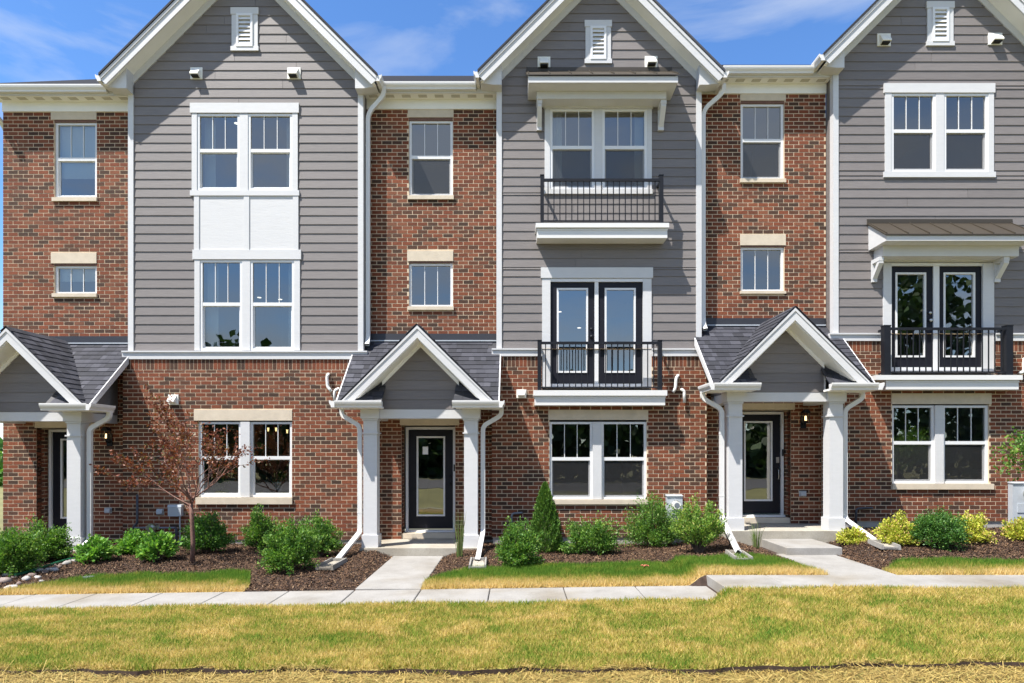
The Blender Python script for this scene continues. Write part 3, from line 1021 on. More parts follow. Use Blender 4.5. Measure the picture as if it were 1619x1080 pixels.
def gable_vent(h, u0, u1, v0, v1):
    y = 0.0
    x0, x1, z1, z0 = X(u0), X(u1), Z(v0), Z(v1)
    g = empty("gable_vent", ((x0 + x1) / 2, y, z0), h['root'])
    e = 0.018
    MB().box(x0, x1, -0.048, 0, z1 - 0.13, z1).build("head_casing", "white_trim", g)
    MB().box(x0, x1, -0.048, 0, z0, z0 + 0.085).build("sill_casing", "white_trim", g)
    MB().box(x0 + e, x0 + 0.13, -0.038, 0, z0 + 0.085, z1 - 0.13).build("casing", "white_trim", g)
    MB().box(x1 - 0.13, x1 - e, -0.038, 0, z0 + 0.085, z1 - 0.13).build("casing", "white_trim", g)
    MB().frame(x0 + 0.112, x1 - 0.112, z0 + 0.075, z1 - 0.12, 0.045, -0.058, -0.02).build("louver_frame", "white_vinyl", g)
    a, b_ = z0 + 0.12, z1 - 0.165
    nl = 7
    st = (b_ - a) / nl
    for i in range(nl):
        zz = a + i * st
        MB().prism([(-0.055, zz + 0.004), (-0.055, zz + 0.012), (-0.022, zz + st), (-0.022, zz + st - 0.01)], 'x', x0 + 0.157, x1 - 0.157).build("louver", "white_vinyl", g)
    MB().box(x0 + 0.157, x1 - 0.157, -0.021, -0.0205, a, b_).build("backing", "soffit_hole", g)


GUT = [(0, 0), (0.075, 0), (0.08, 0.028), (0.112, 0.07), (0.12, 0.1), (0.12, 0.125), (0.1, 0.125), (0.1, 0.11), (0, 0.11)]


def downspout(h, pts, name="downspout", r=0.038, rad=0.12, straps=()):
    mb = MB().tube(round_path(pts, rad, 7), r, 4, 0.8, cap=False)
    o = mb.build(name, "white_metal", h['root'])
    a, b_ = Vector(pts[-2]), Vector(pts[-1])
    d = (b_ - a).normalized()
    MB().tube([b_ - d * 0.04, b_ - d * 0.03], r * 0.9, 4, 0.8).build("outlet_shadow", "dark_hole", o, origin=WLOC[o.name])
    for s in straps:
        MB().tube([Vector(s), Vector(s) + Vector((0, 0, 0.025))], r + 0.003, 4, 0.8).build("strap", "white_metal", o, origin=WLOC[o.name])
    return o


def gable(h, k, apex_z, tip_half, yf=-0.36):
    """45 degree front gable roof: rake boards, soffit, frieze, shingle edge and the roof behind."""
    root = h['root']
    x0, x1 = BAY[k]
    c = (x0 + x1) / 2
    rf = empty("gable_roof", (c, yf, apex_z - tip_half), root)
    zt = apex_z - tip_half
    for s in (-1, 1):
        tip = c + s * tip_half
        P = lambda t, off: (tip - s * t + s * off * 0.7071 * 0 , 0)
        # fascia runs on the rake: vertical depth 0.27 (0.19 square to the slope)
        fv = 0.268
        poly = [(tip, zt), (c, apex_z), (c, apex_z - fv), (tip - s * 0.0, zt - fv)]
        poly = [(tip, zt), (c, apex_z), (c, apex_z - fv), (tip - s * 0.09, zt - fv + 0.09), (tip, zt - 0.10)]
        MB().prism(poly, 'y', yf, yf + 0.028).build("rake_board", "white_trim", rf)
        MB().prism([(tip - s * 0.0, zt - 0.01), (c, apex_z - 0.01), (c, apex_z - 0.085), (tip, zt - 0.085)], 'y', yf - 0.018, yf - 0.001).build("rake_moulding", "white_trim", rf)
        # sloping soffit
        sv = 0.235
        MB().prism([(tip - s * 0.02, zt - 0.06 - 0.1), (c, apex_z - sv + 0.03), (c, apex_z - sv), (tip - s * 0.07, zt - sv + 0.07)], 'y', yf + 0.03, 0.0).build("rake_soffit", "soffit_white", rf)
        # frieze on the siding along the rake
        f0, f1 = sv, sv + 0.165
        xe = c + s * (x1 - x0) / 2
        de = abs(tip - xe)
        MB().prism([(xe, zt + de - f0), (c, apex_z - f0), (c, apex_z - f1), (xe, zt + de - f1)], 'y', -0.036, 0.0).build("frieze_board", "white_trim", rf)
        # eave return (pork chop)
        zr = Z(146.6) + h['dz'] + (0.05 if k == 0 else 0)
        zr = zt - 0.20
        MB().prism([(tip - s * 0.03, zt - 0.17), (xe - s * 0.105, zt + de + 0.105 - sv), (xe - s * 0.105, zr), (xe + s * 0.05, zr)], 'y', yf + 0.10, 0.0).build("eave_return", "white_trim", rf)
        # roof slab and its dark shingle edge
        yb = 4.6
        n_ = 0.034
        MB().add([(tip + s * 0.03, yf - 0.035, zt - 0.03), (c, yf - 0.035, apex_z), (c, yb, apex_z), (tip + s * 0.03, yb, zt - 0.03),
                  (tip + s * 0.03, yf - 0.035, zt - 0.03 + n_ * 1.4), (c, yf - 0.035, apex_z + n_ * 1.4), (c, yb, apex_z + n_ * 1.4), (tip + s * 0.03, yb, zt - 0.03 + n_ * 1.4)],
                 [(0, 1, 2, 3), (4, 5, 6, 7), (0, 1, 5, 4), (0, 4, 7, 3), (3, 2, 6, 7)]).build("roof_deck", "shingle", rf)
        # side gutter whose end shows at the tip
        gp = [(tip + s * a * 0.9, zt - 0.125 + b_) for a, b_ in GUT]
        MB().prism(gp, 'y', yf - 0.01, 0.2).build("gutter", "white_metal", rf)
    return c, apex_z - 0.235 - 0.09


def main_eave(h, k, x0, x1, z_top):
    """Gutter, soffit with vent strips, frieze and roof over the recessed brick."""
    root = h['root']
    mr = empty("main_roof", ((x0 + x1) / 2, 0, z_top), root)
    zg = z_top - 0.125
    MB().prism([(0.0 - a, zg + b_) for a, b_ in GUT], 'x', x0, x1).build("gutter", "white_metal", mr)
    MB().box(RECESS[k][0] if k else x0, RECESS[k][1], 0.001, 0.02, zg - 0.035, zg + 0.12).build("fascia_board", "white_trim", mr)
    r0, r1 = RECESS[k]
    zs = zg - 0.03
    MB().box(r0 if k else r0 - 0.1, r1, 0.021, YB, zs, zs + 0.012).build("soffit_panel", "soffit_white", mr)
    nv = 8
    for i in range(nv):
        cx = r0 + (r1 - r0) * (i + 0.5) / nv
        MB().box(cx - 0.085, cx + 0.085, 0.07, 0.17, zs - 0.004, zs - 0.0005).build("soffit_vent", "soffit_hole", mr)
    MB().box(r0, r1, YB - 0.03, YB - 0.001, zs - 0.19, zs - 0.001).build("frieze_board", "soffit_white", mr)
    rx0, rx1 = (x0 - 0.25 if k == 0 else x0 - 3.4), x1 + 3.4
    zz = lambda y: z_top + (y + 0.06) * 0.60
    mb = MB()
    for xa, xb, ya, yb in ((x0 - 0.25 if k == 0 else x0, x1, -0.06, 0.35), (rx0, rx1, 0.35, 5.4)):
        mb.add([(xa, ya, zz(ya)), (xb, ya, zz(ya)), (xb, yb, zz(yb)), (xa, yb, zz(yb)), (xa, ya, zz(ya) + 0.03), (xb, ya, zz(ya) + 0.03), (xb, yb, zz(yb) + 0.03), (xa, yb, zz(yb) + 0.03)],
               [(3, 2, 1, 0), (4, 5, 6, 7), (0, 1, 5, 4), (0, 4, 7, 3), (1, 2, 6, 5)])
    mb.build("roof_deck", "roof_dark", mr)
    return mr


def shingle_piece(h, o, u, w, n, wid, length, t=0.013):
    """Stored, later built: lower-left corner O, along-course U, up-slope W, outward N."""
    a = o + n * (t + random.uniform(0, 0.004))
    b_ = a + u * wid
    c = o + u * wid + w * length + n * 0.003
    d = o + w * length + n * 0.003
    h['shingles'].append([tuple(v) for v in (a, b_, c, d, o - n * 0.002, o + u * wid - n * 0.002)])


def porch(h, k):
    root, dz, c = h['root'], h['dz'], PC[k]
    p = empty("porch", (c, -0.6, 0.14 + dz), root)
    zt = 0.14 + dz
    # stoop
    gz = float(terrain(c, -1.0)) - 0.05
    MB().box(c - 1.09, c + 1.09, -0.97, 0.58, gz, zt).build("stoop", "stoop_concrete", p)
    for s in (-1, 1):
        cx, cy = c + s * 0.92, -0.735
        mb = MB()
        mb.box(cx - 0.15, cx + 0.15, cy - 0.15, cy + 0.15, zt, zt + 0.225)
        mb.box(cx - 0.124, cx + 0.124, cy - 0.124, cy + 0.124, zt + 0.225, 2.455 + dz)
        mb.box(cx - 0.148, cx + 0.148, cy - 0.148, cy + 0.148, 2.215 + dz, 2.24 + dz)
        mb.build("column", "white_trim", p)
        mb = MB()
        mb.box(cx - 0.142, cx + 0.142, cy - 0.142, cy + 0.142, 2.456 + dz, 2.49 + dz)
        mb.box(cx - 0.168, cx + 0.168, cy - 0.168, cy + 0.168, 2.491 + dz, 2.665 + dz)
        mb.build("column_capital", "white_trim", p)
        # side beam back to the wall and its little gable of siding
        MB().box(cx - 0.11, cx + 0.11, cy + 0.17, YB - 0.002, 2.495 + dz, 2.66 + dz).build("side_beam", "white_trim", p)
        xs = c + s * 1.03
        MB().prism([(-0.84, 2.662 + dz), (YB - 0.01, 2.662 + dz), (YB - 0.01, 4.0 + dz), (-0.84, 3.02 + dz)], 'x', xs - 0.01, xs + 0.01).build("side_gable", "siding", p)
    MB().box(c - 0.75, c + 0.75, -0.845, -0.63, 2.495 + dz, 2.66 + dz).build("beam", "white_trim", p)
    MB().box(c - 1.02, c + 1.02, -0.62, YB - 0.003, 2.60 + dz, 2.63 + dz).build("porch_ceiling", "soffit_white", p)
    # front gable wall
    yg = -0.83
    apex = 4.146 + dz
    zi = apex - 0.335
    MB().prism([(c - 0.70, 2.662 + dz), (c + 0.70, 2.662 + dz), (c + 0.70, zi - 0.70), (c, zi), (c - 0.70, zi - 0.70)], 'y', yg + 0.001, yg + 0.04).build("gable_sheathing", "siding", p)
    siding_field(p, c - 0.70, c + 0.70, 2.664 + dz, zi, [], yg, (c, zi), joints=False)
    for s in (-1, 1):
        MB().box(c + s * 0.70, c + s * 0.73, yg - 0.02, yg + 0.04, 2.664 + dz, 3.06 + dz).build("corner_trim", "white_trim", p)

    # roof
    pr = empty("porch_roof", (c, -1.2, 2.77 + dz), root)
    HW, ze = 1.385, 2.77 + dz
    yf = -1.25
    sl = 0.88
    ye = -1.2
    zmain = lambda y: 2.785 + dz + sl * (y - ye)
    wall_y = YB
    # decks
    E = 1.43
    mb = MB()
    for s in (-1, 1):
        # main slope each side of the gable roof: polygon (x, y)
        pts = [(c + s * E, ye), (c + s * 0.62, ye), (c + s * 0.62, yg), (c + s * 1.0, yg), (c, wall_y), (c + s * E, wall_y)]
        pts = [(c + s * E, ye), (c + s * 0.64, ye), (c + s * 0.64, yg + 0.02), (c + s * 0.2, wall_y), (c + s * E, wall_y)]
        top = [(x, y, zmain(y)) for x, y in pts]
        bot = [(x, y, zmain(y) - 0.03) for x, y in pts]
        n_ = len(pts)
        mb.add(top + bot, [tuple(range(n_)), tuple(range(2 * n_ - 1, n_ - 1, -1))] + [(i, (i + 1) % n_, n_ + (i + 1) % n_, n_ + i) for i in range(n_)])
        # gable slope
        yr = (apex - 2.785 - dz) / sl + ye
        g = [(c, yf, apex), (c + s * HW, yf, ze), (c + s * HW, ye + 0.02, ze), (c, min(yr, wall_y), apex)]
        g2 = [(x, y, z - 0.03) for x, y, z in g]
        mb.add(g + g2, [(0, 1, 2, 3), (7, 6, 5, 4), (0, 1, 5, 4), (1, 2, 6, 5)])
    mb.build("roof_deck", "flashing", pr)
    # shingles on the main slope
    w = Vector((0, 1, sl)).normalized()
    nrm = Vector((0, -sl, 1)).normalized()
    L = 0.142
    ncourse = int(math.hypot(wall_y - ye, sl * (wall_y - ye)) / L) + 1
    for j in range(ncourse):
        x = c - E - random.uniform(0, 0.2)
        while x < c + E:
            wid = random.choice((0.1, 0.13, 0.16, 0.2, 0.24))
            xa, xb = max(x, c - E), min(x + wid - 0.003, c + E)
            x += wid
            if xb - xa < 0.03:
                continue
            o = Vector((xa, ye, zmain(ye))) + w * (j * L)
            if o.y > wall_y - 0.02:
                continue
            xm = min(abs(xa - c), abs(xb - c)) if (xa - c) * (xb - c) > 0 else 0
            far_ = max(abs(xa - c), abs(xb - c))
            lim = HW - (o.z - ze)
            if far_ < lim - 0.03 and not (o.y < yg - 0.02 and xm > 0.62):
                continue
            # bays stand proud beyond the recess: stop there
            if (xa < RECESS[k][0] - 0.02 or xb > RECESS[k][1] + 0.02) and o.y > -0.03:
                continue
            if o.y < yg + 0.1 and xm < 0.62:
                continue
            length = min(L * 1.15, (wall_y - o.y) / w.y)
            shingle_piece(h, o, Vector((1, 0, 0)), w, nrm, xb - xa, length)
    # shingles on the two gable slopes
    for s in (-1, 1):
        w2 = Vector((-s, 0, 1)).normalized()
        n2 = Vector((s, 0, 1)).normalized()
        nc = int(HW * 1.4142 / L) + 1
        for j in range(nc):
            base = Vector((c + s * (HW + 0.015), 0, ze - 0.015)) + w2 * (j * L)
            zz = base.z
            yend = min((zz + L * 0.7 - 2.785 - dz) / sl + ye, wall_y)
            y = yf - 0.02 - random.uniform(0, 0.15)
            while y < yend:
                wid = random.choice((0.1, 0.13, 0.16, 0.2, 0.24))
                ya, yb_ = max(y, yf - 0.02), min(y + wid - 0.003, yend)
                y += wid
                if yb_ - ya < 0.03:
                    continue
                length = min(L * 1.15, (apex + 0.004 - zz) * 1.4142)
                if length < 0.03:
                    continue
                o = Vector((base.x, ya, base.z))
                shingle_piece(h, o, Vector((0, 1, 0)), w2, n2, yb_ - ya, length)
    # gable rake boards, soffit, moulding
    for s in (-1, 1):
        tip = c + s * HW
        fv = 0.155
        MB().prism([(tip, ze - 0.032), (c, apex - 0.032), (c, apex - 0.245), (tip - s * 0.185, ze - 0.06), (tip, ze - 0.05)], 'y', yf - 0.002, yf + 0.026).build("rake_board", "white_trim", pr)
        MB().prism([(tip, ze - 0.031), (c, apex - 0.031), (c, apex - 0.085), (tip, ze - 0.06)], 'y', yf - 0.016, yf - 0.003).build("rake_moulding", "white_trim", pr)
        MB().prism([(tip - s * 0.3, ze + 0.06), (c, apex - 0.24), (c, apex - 0.265), (tip - s * 0.34, ze + 0.075)], 'y', yf + 0.028, yg + 0.03).build("rake_soffit", "soffit_white", pr)
        MB().prism([(c + s * 0.70, apex - 0.265 - 0.70), (c, apex - 0.265), (c, apex - 0.35), (c + s * 0.70, apex - 0.35 - 0.70)], 'y', yg - 0.034, yg - 0.0).build("frieze_board", "soffit_white", pr)
        # main roof side rake
        xr = c + s * (E + 0.001)
        MB().prism([(ye - 0.01, zmain(ye) - 0.12), (ye - 0.01, zmain(ye) - 0.0), (YL - 0.01, zmain(YL) - 0.0), (YL - 0.01, zmain(YL) - 0.15)], 'x', xr, xr + s * 0.022).build("side_rake", "white_trim", pr)
        MB().prism([(ye + 0.05, zmain(ye) - 0.10), (YL - 0.01, zmain(YL) - 0.17), (YL - 0.01, zmain(YL) - 0.155), (ye + 0.05, zmain(ye) - 0.08)], 'x', c + s * 1.042, xr - s * 0.001).build("side_soffit", "soffit_white", pr)
        # gutter on the eave return and round the corner
        g0, g1 = sorted((c + s * 0.62, c + s * 1.445))
        MB().prism([(ye - a, 2.665 + dz + b_) for a, b_ in GUT], 'x', g0, g1).build("gutter", "white_metal", pr)
        MB().prism([(c + s * (1.445 + a * 0.8), 2.665 + dz + b_) for a, b_ in GUT], 'y', ye - 0.12, -0.62).build("gutter", "white_metal", pr)
        MB().box(c + s * 0.66, c + s * 1.445, ye + 0.002, yg - 0.08, 2.665 + dz, 2.70 + dz).build("eave_soffit", "soffit_white", pr)
        MB().box(c + s * 1.095, c + s * 1.443, yg - 0.079, -0.62, 2.665 + dz, 2.70 + dz).build("eave_soffit", "soffit_white", pr)
    # apron flashing on the wall
    MB().box(RECESS[k][0] + 0.01, RECESS[k][1] - 0.01, YB - 0.02, YB - 0.012, zmain(YB) - 0.05, zmain(YB) + 0.165).build("apron_flashing", "flashing", pr)
    MB().box(RECESS[k][0] + 0.01, RECESS[k][1] - 0.01, YB - 0.035, YB - 0.021, zmain(YB) + 0.012, zmain(YB) + 0.035).build("flashing_edge", "grey_box", pr)
    # downspouts from the corner gutters down the columns
    if k == 0:
        sides = [(1, (c + 1.13, -1.02, 0.10), 0.26)]
    elif k == 1:
        sides = [(-1, (-2.95, -2.0, 0.085), 0.40), (1, (-0.625, -2.05, 0.09), 0.40)]
    else:
        sides = [(-1, (3.58, -2.3, 0.27), 0.66), (1, (6.25, -1.45, 0.33), 0.64)]
    for s, end, zk in sides:
        xd = c + s * 1.135
        downspout(h, [(c + s * 1.475, -0.70, 2.70 + dz), (c + s * 1.475, -0.70, 2.56 + dz), (xd, -0.735, 2.36 + dz), (xd, -0.735, zk), end], "porch_downspout", 0.040, 0.085,
                  straps=[(xd, -0.735, 1.9 + dz), (xd, -0.735, 0.75 + dz)])


def finish_house(h):
    """Bricks and shingles: the 300 that show largest as pieces of their own, the rest joined."""
    root = h['root']
    bw = h['mortar'].build("brick_wall", "mortar", root)
    sg = h['sheath'].build("wall_sheathing", "siding", root)

    def brick_box(s, e, z0, z1, y, plane, out):
        yb = y
        j = random.uniform(-0.0012, 0.0012)
        yo = y + out * (0.0035 + j)
        if plane == 'y':
            return [(s, yo, z0), (e, yo, z0), (e, yo, z1), (s, yo, z1), (s, yb, z0), (e, yb, z0), (e, yb, z1), (s, yb, z1)]
        return [(yo, s, z0), (yo, e, z0), (yo, e, z1), (yo, s, z1), (yb, s, z0), (yb, e, z0), (yb, e, z1), (yb, s, z1)]

    F = [(0, 1, 2, 3), (1, 5, 6, 2), (4, 0, 3, 7), (3, 2, 6, 7), (4, 5, 1, 0)]
    def paint(me, tones):
        at = me.attributes.new("tone", 'FLOAT', 'FACE')
        at.data.foreach_set('value', np.repeat(np.asarray(tones, np.float32), 5))

    inview = lambda q: -7.9 * 1.03 < q[0] < 7.9 and q[5] == 'y' and q[1] - q[0] > 0.18 and q[4] == YL and q[2] > 0.9 + h['dz']
    idx = [i for i, q in enumerate(h['bricks']) if inview(q)]
    random.shuffle(idx)
    chosen = set(idx[:300])
    cache = {}
    rest, tones = MB(), []
    for i, q in enumerate(h['bricks']):
        vs = brick_box(*q)
        tone = random.random()
        if i in chosen:
            tone = round(tone * 15) / 15
            key = (round(q[1] - q[0], 3), round(q[3] - q[2], 3), tone)
            o0 = Vector(vs[0])
            if key in cache:
                o = cache[key].copy()
                COL.objects.link(o)
                put(o, o0, bw)
            else:
                o = MB().add(vs, F).build("brick", "brick", bw, origin=o0)
                paint(o.data, [tone])
                cache[key] = o
        else:
            rest.add(vs, F)
            tones.append(tone)
    o = tag(rest.build("brickwork", "brick", bw), kind="stuff")
    paint(o.data, tones)

    pr = next(o for o in root.children if o.name.startswith("porch_roof"))
    SF = [(0, 1, 2, 3), (4, 5, 1, 0), (4, 0, 3), (1, 5, 2)]
    sh = h['shingles']
    random.shuffle(sh)
    rest = MB()
    for i, vs in enumerate(sh):
        if i < 300:
            MB().add(vs, SF).build("shingle", "shingle", pr, origin=vs[0])
        else:
            rest.add(vs, SF)
    if rest.v:
        tag(rest.build("shingle_courses", "shingle", pr), kind="stuff")


FLOORS = [(0.3, 3.15), (3.75, 6.35), (6.6, 9.0)]
LOW_W = []

# ---- unit one (left)
for k, h in enumerate(H):
    root, dz = h['root'], h['dz']
    r0, r1 = RECESS[k]
    fl = [(a + dz, b_ + dz) for a, b_ in FLOORS]
    EAVE = Z(129, -0.11) + dz
    holes = []
    if k == 0:
        holes += brick_window(h, (85.6, 153, 193, 313, 81, 153, 173, 189.6, 319), 'hung', blind=0.72, floor=fl[2], screen=False)
        holes += brick_window(h, (85.6, 153, 420, 464.5, 81, 153, 400, 416.6, 470), 'fixed', blind=0.5, floor=fl[1])
    elif k == 1:
        holes += brick_window(h, (646.4, 716, 190, 310, 645, 717, 169, 186, 316), 'hung', floor=fl[2])
        holes += brick_window(h, (646.4, 716, 416, 485, 644, 716.5, 397, 413, 490.5), 'fixed', floor=fl[1])
    else:
        holes += brick_window(h, (1171, 1240, 163.4, 283.5, 1170, 1242, 142.7, 159.5, 289.5), 'hung', floor=fl[2])
        holes += brick_window(h, (1171, 1240, 390.6, 460.7, 1170, 1242, 371, 388, 465), 'fixed', floor=fl[1])
    # entry
    dc = PC[k] + (0.0 if k == 1 else (-0.045 if k == 0 else 0.035))
    holes.append(front_door(h, dc, dz, long_pull=(k == 2)))
    wz0, wz1 = 0.13 + dz, EAVE - 0.155
    wall_sheet(h['mortar'], r0, r1, wz0, wz1, holes, YB, 0.14)
    bricks_in(h, r0 + 0.002, r1 - 0.002, wz0, wz1 - 0.01, holes, YB, k)
    # bay: lower brick
    b0, b1 = BAY[k]
    l0, l1 = b0 - 0.09, b1 + 0.09
    bz0, bz1 = BANDZ[k]
    fb = 0.225 + dz
    if k == 0:
        lw = dict(units=((313.5, 380.5), (395, 461.5)), z=(667, 786), lint=(307, 462, 648, 665), sill=(311, 463, 786.5, 797))
    elif k == 1:
        lw = dict(units=((868.7, 937), (951, 1022.5)), z=(667, 789.5), lint=(867, 1024.6, 648, 664), sill=(868.5, 1023.5, 790, 797))
    else:
        lw = dict(units=((1410.5, 1478), (1491.6, 1563.5)), z=(641, 764.6), lint=(1409, 1567, 622, 639), sill=(1409, 1569, 765, 773.6))
    dw = double_window(h, lw['units'], lw['z'], YL, None, floor=fl[0], screen=(k != 0))
    li, si = lw['lint'], lw['sill']
    MB().box(X(li[0], YL), X(li[1], YL), YL - 0.014, YL + 0.1, Z(li[3], YL), Z(li[2], YL)).build("lintel", "limestone", dw)
    MB().box(X(si[0], YL), X(si[1], YL), YL - 0.05, YL + 0.1, Z(si[3], YL), Z(si[2], YL)).build("window_sill", "limestone", dw)
    wh = [(X(li[0], YL), X(li[1], YL), Z(li[3], YL), Z(li[2], YL)), (X(lw['units'][0][0], YL), X(lw['units'][1][1], YL), Z(si[3], YL), Z(li[3], YL))]
    door_hole = []
    if k == 1:
        door_hole = [(X(857), X(1029.5), Z(626), bz1)]
    elif k == 2:
        door_hole = [(X(1395), X(1569.5), Z(602), bz1)]
    wall_sheet(h['mortar'], l0, l1, fb - 0.01, bz0, wh + door_hole, YL, 0.14)
    zs0 = bz0 - 0.2
    cap_hole = [(hh[0] - 0.1 if False else hh[0], hh[1], hh[2], hh[3]) for hh in door_hole]
    bricks_in(h, l0, l1, fb, zs0 - JT, wh + cap_hole, YL, k)
    if door_hole:
        soldiers(h, l0, door_hole[0][0], zs0, bz0 - 0.002, YL)
        soldiers(h, door_hole[0][1], l1, zs0, bz0 - 0.002, YL)
    else:
        soldiers(h, l0, l1, zs0, bz0 - 0.002, YL)
    for s, xe in ((-1, l0), (1, l1)):    # brick returns of the bay
        h['mortar'].add([(xe, YL, fb - 0.01), (xe, YB, fb - 0.01), (xe, YB, bz0), (xe, YL, bz0)], [(0, 1, 2, 3)])
        bricks_in(h, YL + 0.0, YB - 0.02, fb, bz0 - 0.02, [], xe, 0, 'x', s)
    MB().box(l0 + 0.02, l1 - 0.02, YL + 0.02, YB, 0.0 + dz - 0.3, fb - 0.011).build("foundation", "foundation", root)
    MB().box(r0, r1, YB + 0.03, YB + 0.3, dz - 0.3, wz0 - 0.001).build("foundation", "foundation", root)
    # band between brick and siding
    bb = empty("band_board", ((b0 + b1) / 2, -0.05, bz0), root)
    segs = [(l0, l1)] if not door_hole else [(l0, door_hole[0][0]), (door_hole[0][1], l1)]
    for s_, e_ in segs:
        MB().box(s_, e_, YL - 0.03, 0.0, bz0, bz1 - 0.03).build("band_face", "white_trim", bb)
        MB().box(s_ - 0.0, e_ + 0.0, YL - 0.055, 0.0, bz1 - 0.029, bz1).build("band_cap", "white_trim", bb)

    # bay: siding, corner boards, gable
    tip_z = [Z(120.6, -0.31), Z(115, -0.31), Z(88, -0.31)][k]
    c = (b0 + b1) / 2
    th = (b1 - b0) / 2 + 0.32
    gc, gz = gable(h, k, tip_z + th, th)
    hz = tip_z + 0.32 - 0.235
    for s, xe in ((-1, b0), (1, b1)):
        MB().box(xe, xe - s * 0.105, -0.036, 0.0, bz1 + 0.001, hz - 0.1).build("corner_board", "white_trim", root)
        MB().box(xe + s * 0.001, xe - s * 0.02, 0.001, 0.10, bz1 + 0.001, hz - 0.17).build("corner_board", "white_trim", root)
        # side of the bay
        MB().box(xe - s * 0.012, xe - s * 0.03, 0.101, YB + 0.02, bz0, hz - 0.17).build("return_siding", "siding", root)
    sid = empty("siding", (c, 0, bz1), root)
    sh_ = []
    if k == 0:
        sh_ = [(X(308), X(473), Z(556), Z(166))]
        double_window(h, ((312.6, 380), (393, 463)), (181, 302), 0.0, (304.5, 471.5), (302, 473.5, 164.5, 180), (302, 474, 302.3, 310.5), fl[2], screen=False, curtains=True, kind='hung')
        double_window(h, ((317, 384), (396.4, 466)), (412, 554.5), 0.0, (308.7, 475), (306, 477, 396, 411), None, fl[1], screen=False, curtains=True, kind='hung', rail=0.48)
        wp = empty("wall_panel", (X(390), 0, Z(396)), root)
        for a, b_ in ((316, 386.5), (395, 464)):
            MB().box(X(a), X(b_), -0.022, 0.0, Z(395.8), Z(310.7)).build("panel", "white_panel", wp)
        for a, b_ in ((308, 316), (386.5, 395), (464, 472.6)):
            MB().box(X(a), X(b_), -0.037, 0.0, Z(395.8), Z(310.7)).build("batten", "white_trim", wp)
        wins = [(X(306), X(472), Z(303), Z(166)), (X(310), X(474), Z(560), Z(398))]
    elif k == 1:
        sh_ = [(X(863), X(1028), Z(305), Z(168)), (X(859), X(1027), bz1 - 1, Z(426))]
        double_window(h, ((869.5, 939.5), (952, 1022.5)), (173.5, 300), 0.0, (861, 1030), (859, 1032, 165, 173), (860, 1031, 300.3, 307.6), fl[2], curtains=True, kind='hung')
        wins = sh_
        french_door(h, ((870, 940), (946, 1016)), 446, 607, ((880.4, 929.7), (956, 1005)), (857, 1029.5), (855, 1031.6, 424, 440.5), knob_u=935)
        balcony(h, (847, 1058, 352.5, 359.5), (849, 1056, 359.5, 375), ((854.5, 860), (1042.7, 1049)), (282, 286), 277, 0.41, True, nb=19)
        balcony(h, (843.5, 1055, 617, 625.5), (845.5, 1052.5, 625.5, 640.5), ((850, 856), (1040.7, 1047)), (540, 544), 538.5, 0.37, True, nb=19, yw=YL)
        awning(h, (835.5, 1072, 120.5, 130.5), (848.5, 1053.5, 143, 156), ((849, 857, 155, 206, 0.3), (1043, 1052, 155, 206, 0.3)), 143)
    else:
        sh_ = [(X(1400), X(1567), Z(278), Z(136)), (X(1397), X(1567), bz1 - 1, Z(395))]
        wins = sh_
        double_window(h, ((1408, 1478), (1491, 1561)), (149, 272.5), 0.0, (1398, 1569.5), (1396, 1571, 133.6, 148.3), (1395.5, 1572, 273, 281.5), fl[2], kind='hung')
        french_door(h, ((1408, 1475), (1484.3, 1552)), 421, 581, ((1415.5, 1464), (1491.5, 1541.5)), (1395, 1569.5), (1395, 1569.5, 408, 415), knob_u=1470.5, knob_mat="steel", gv=(431, 565))
        balcony(h, (1385, 1617, 593, 600.5), (1403, 1613.5, 600.5, 615.4), ((1398.4, 1408.6), (1591.5, 1602)), (517.6, 521.5), 515, 0.40, True, nb=18, yw=YL)
        awning(h, (1401, 1637, 372.5, 380.5), (1384 + 12, 1611, 392, 405), ((1385, 1393, 405, 446, 0.3), (1581, 1590, 405, 446, 0.3)), 392, yf=0.62)
    wall_sheet(h['sheath'], b0, b1, bz0 - 0.5, hz - 0.1, wins, 0.0, 0.12)
    h['sheath'].add([(b0, 0.0, hz - 0.1), (b1, 0.0, hz - 0.1), (c, 0.0, hz - 0.1 + (b1 - b0) / 2)], [(0, 1, 2)])
    if k == 0:
        sh_p = [(X(308), X(473), Z(560), Z(168))]
    else:
        sh_p = sh_
    siding_field(sid, b0 + 0.106, b1 - 0.106, bz1 + 0.001, gz + 0.05, sh_p, 0.0, (c, tip_z + th - 0.235 - 0.10))

    # eave over the recess
    ex0 = b0 - 0.32 if k else None
    if k == 0:
        main_eave(h, k, r0 - 0.12, b0 - 0.40, EAVE)
    else:
        main_eave(h, k, BAY[k - 1][1] + 0.40, b0 - 0.40, EAVE)
    porch(h, k)

    # small things on the gable
    if k == 0:
        gable_vent(h, 366, 410, 14, 82)
        vent_hood(h, 302, 321, 108, 126)
        vent_hood(h, 455, 476, 108, 126)
        vent_hood(h, 267, 283, 624, 640, YL, 'shut')
    elif k == 1:
        gable_vent(h, 924, 967, 34, 102)
        vent_hood(h, 850, 870, 91, 109.5)
        vent_hood(h, 1019, 1039, 90, 108)
        vent_hood(h, 816.5, 832, 616, 629.5, YL, 'shut')
    else:
        gable_vent(h, 1463, 1507, 4.4, 74)
        vent_hood(h, 1386, 1407, 54.5, 74)
        vent_hood(h, 1561, 1583, 53.5, 72)

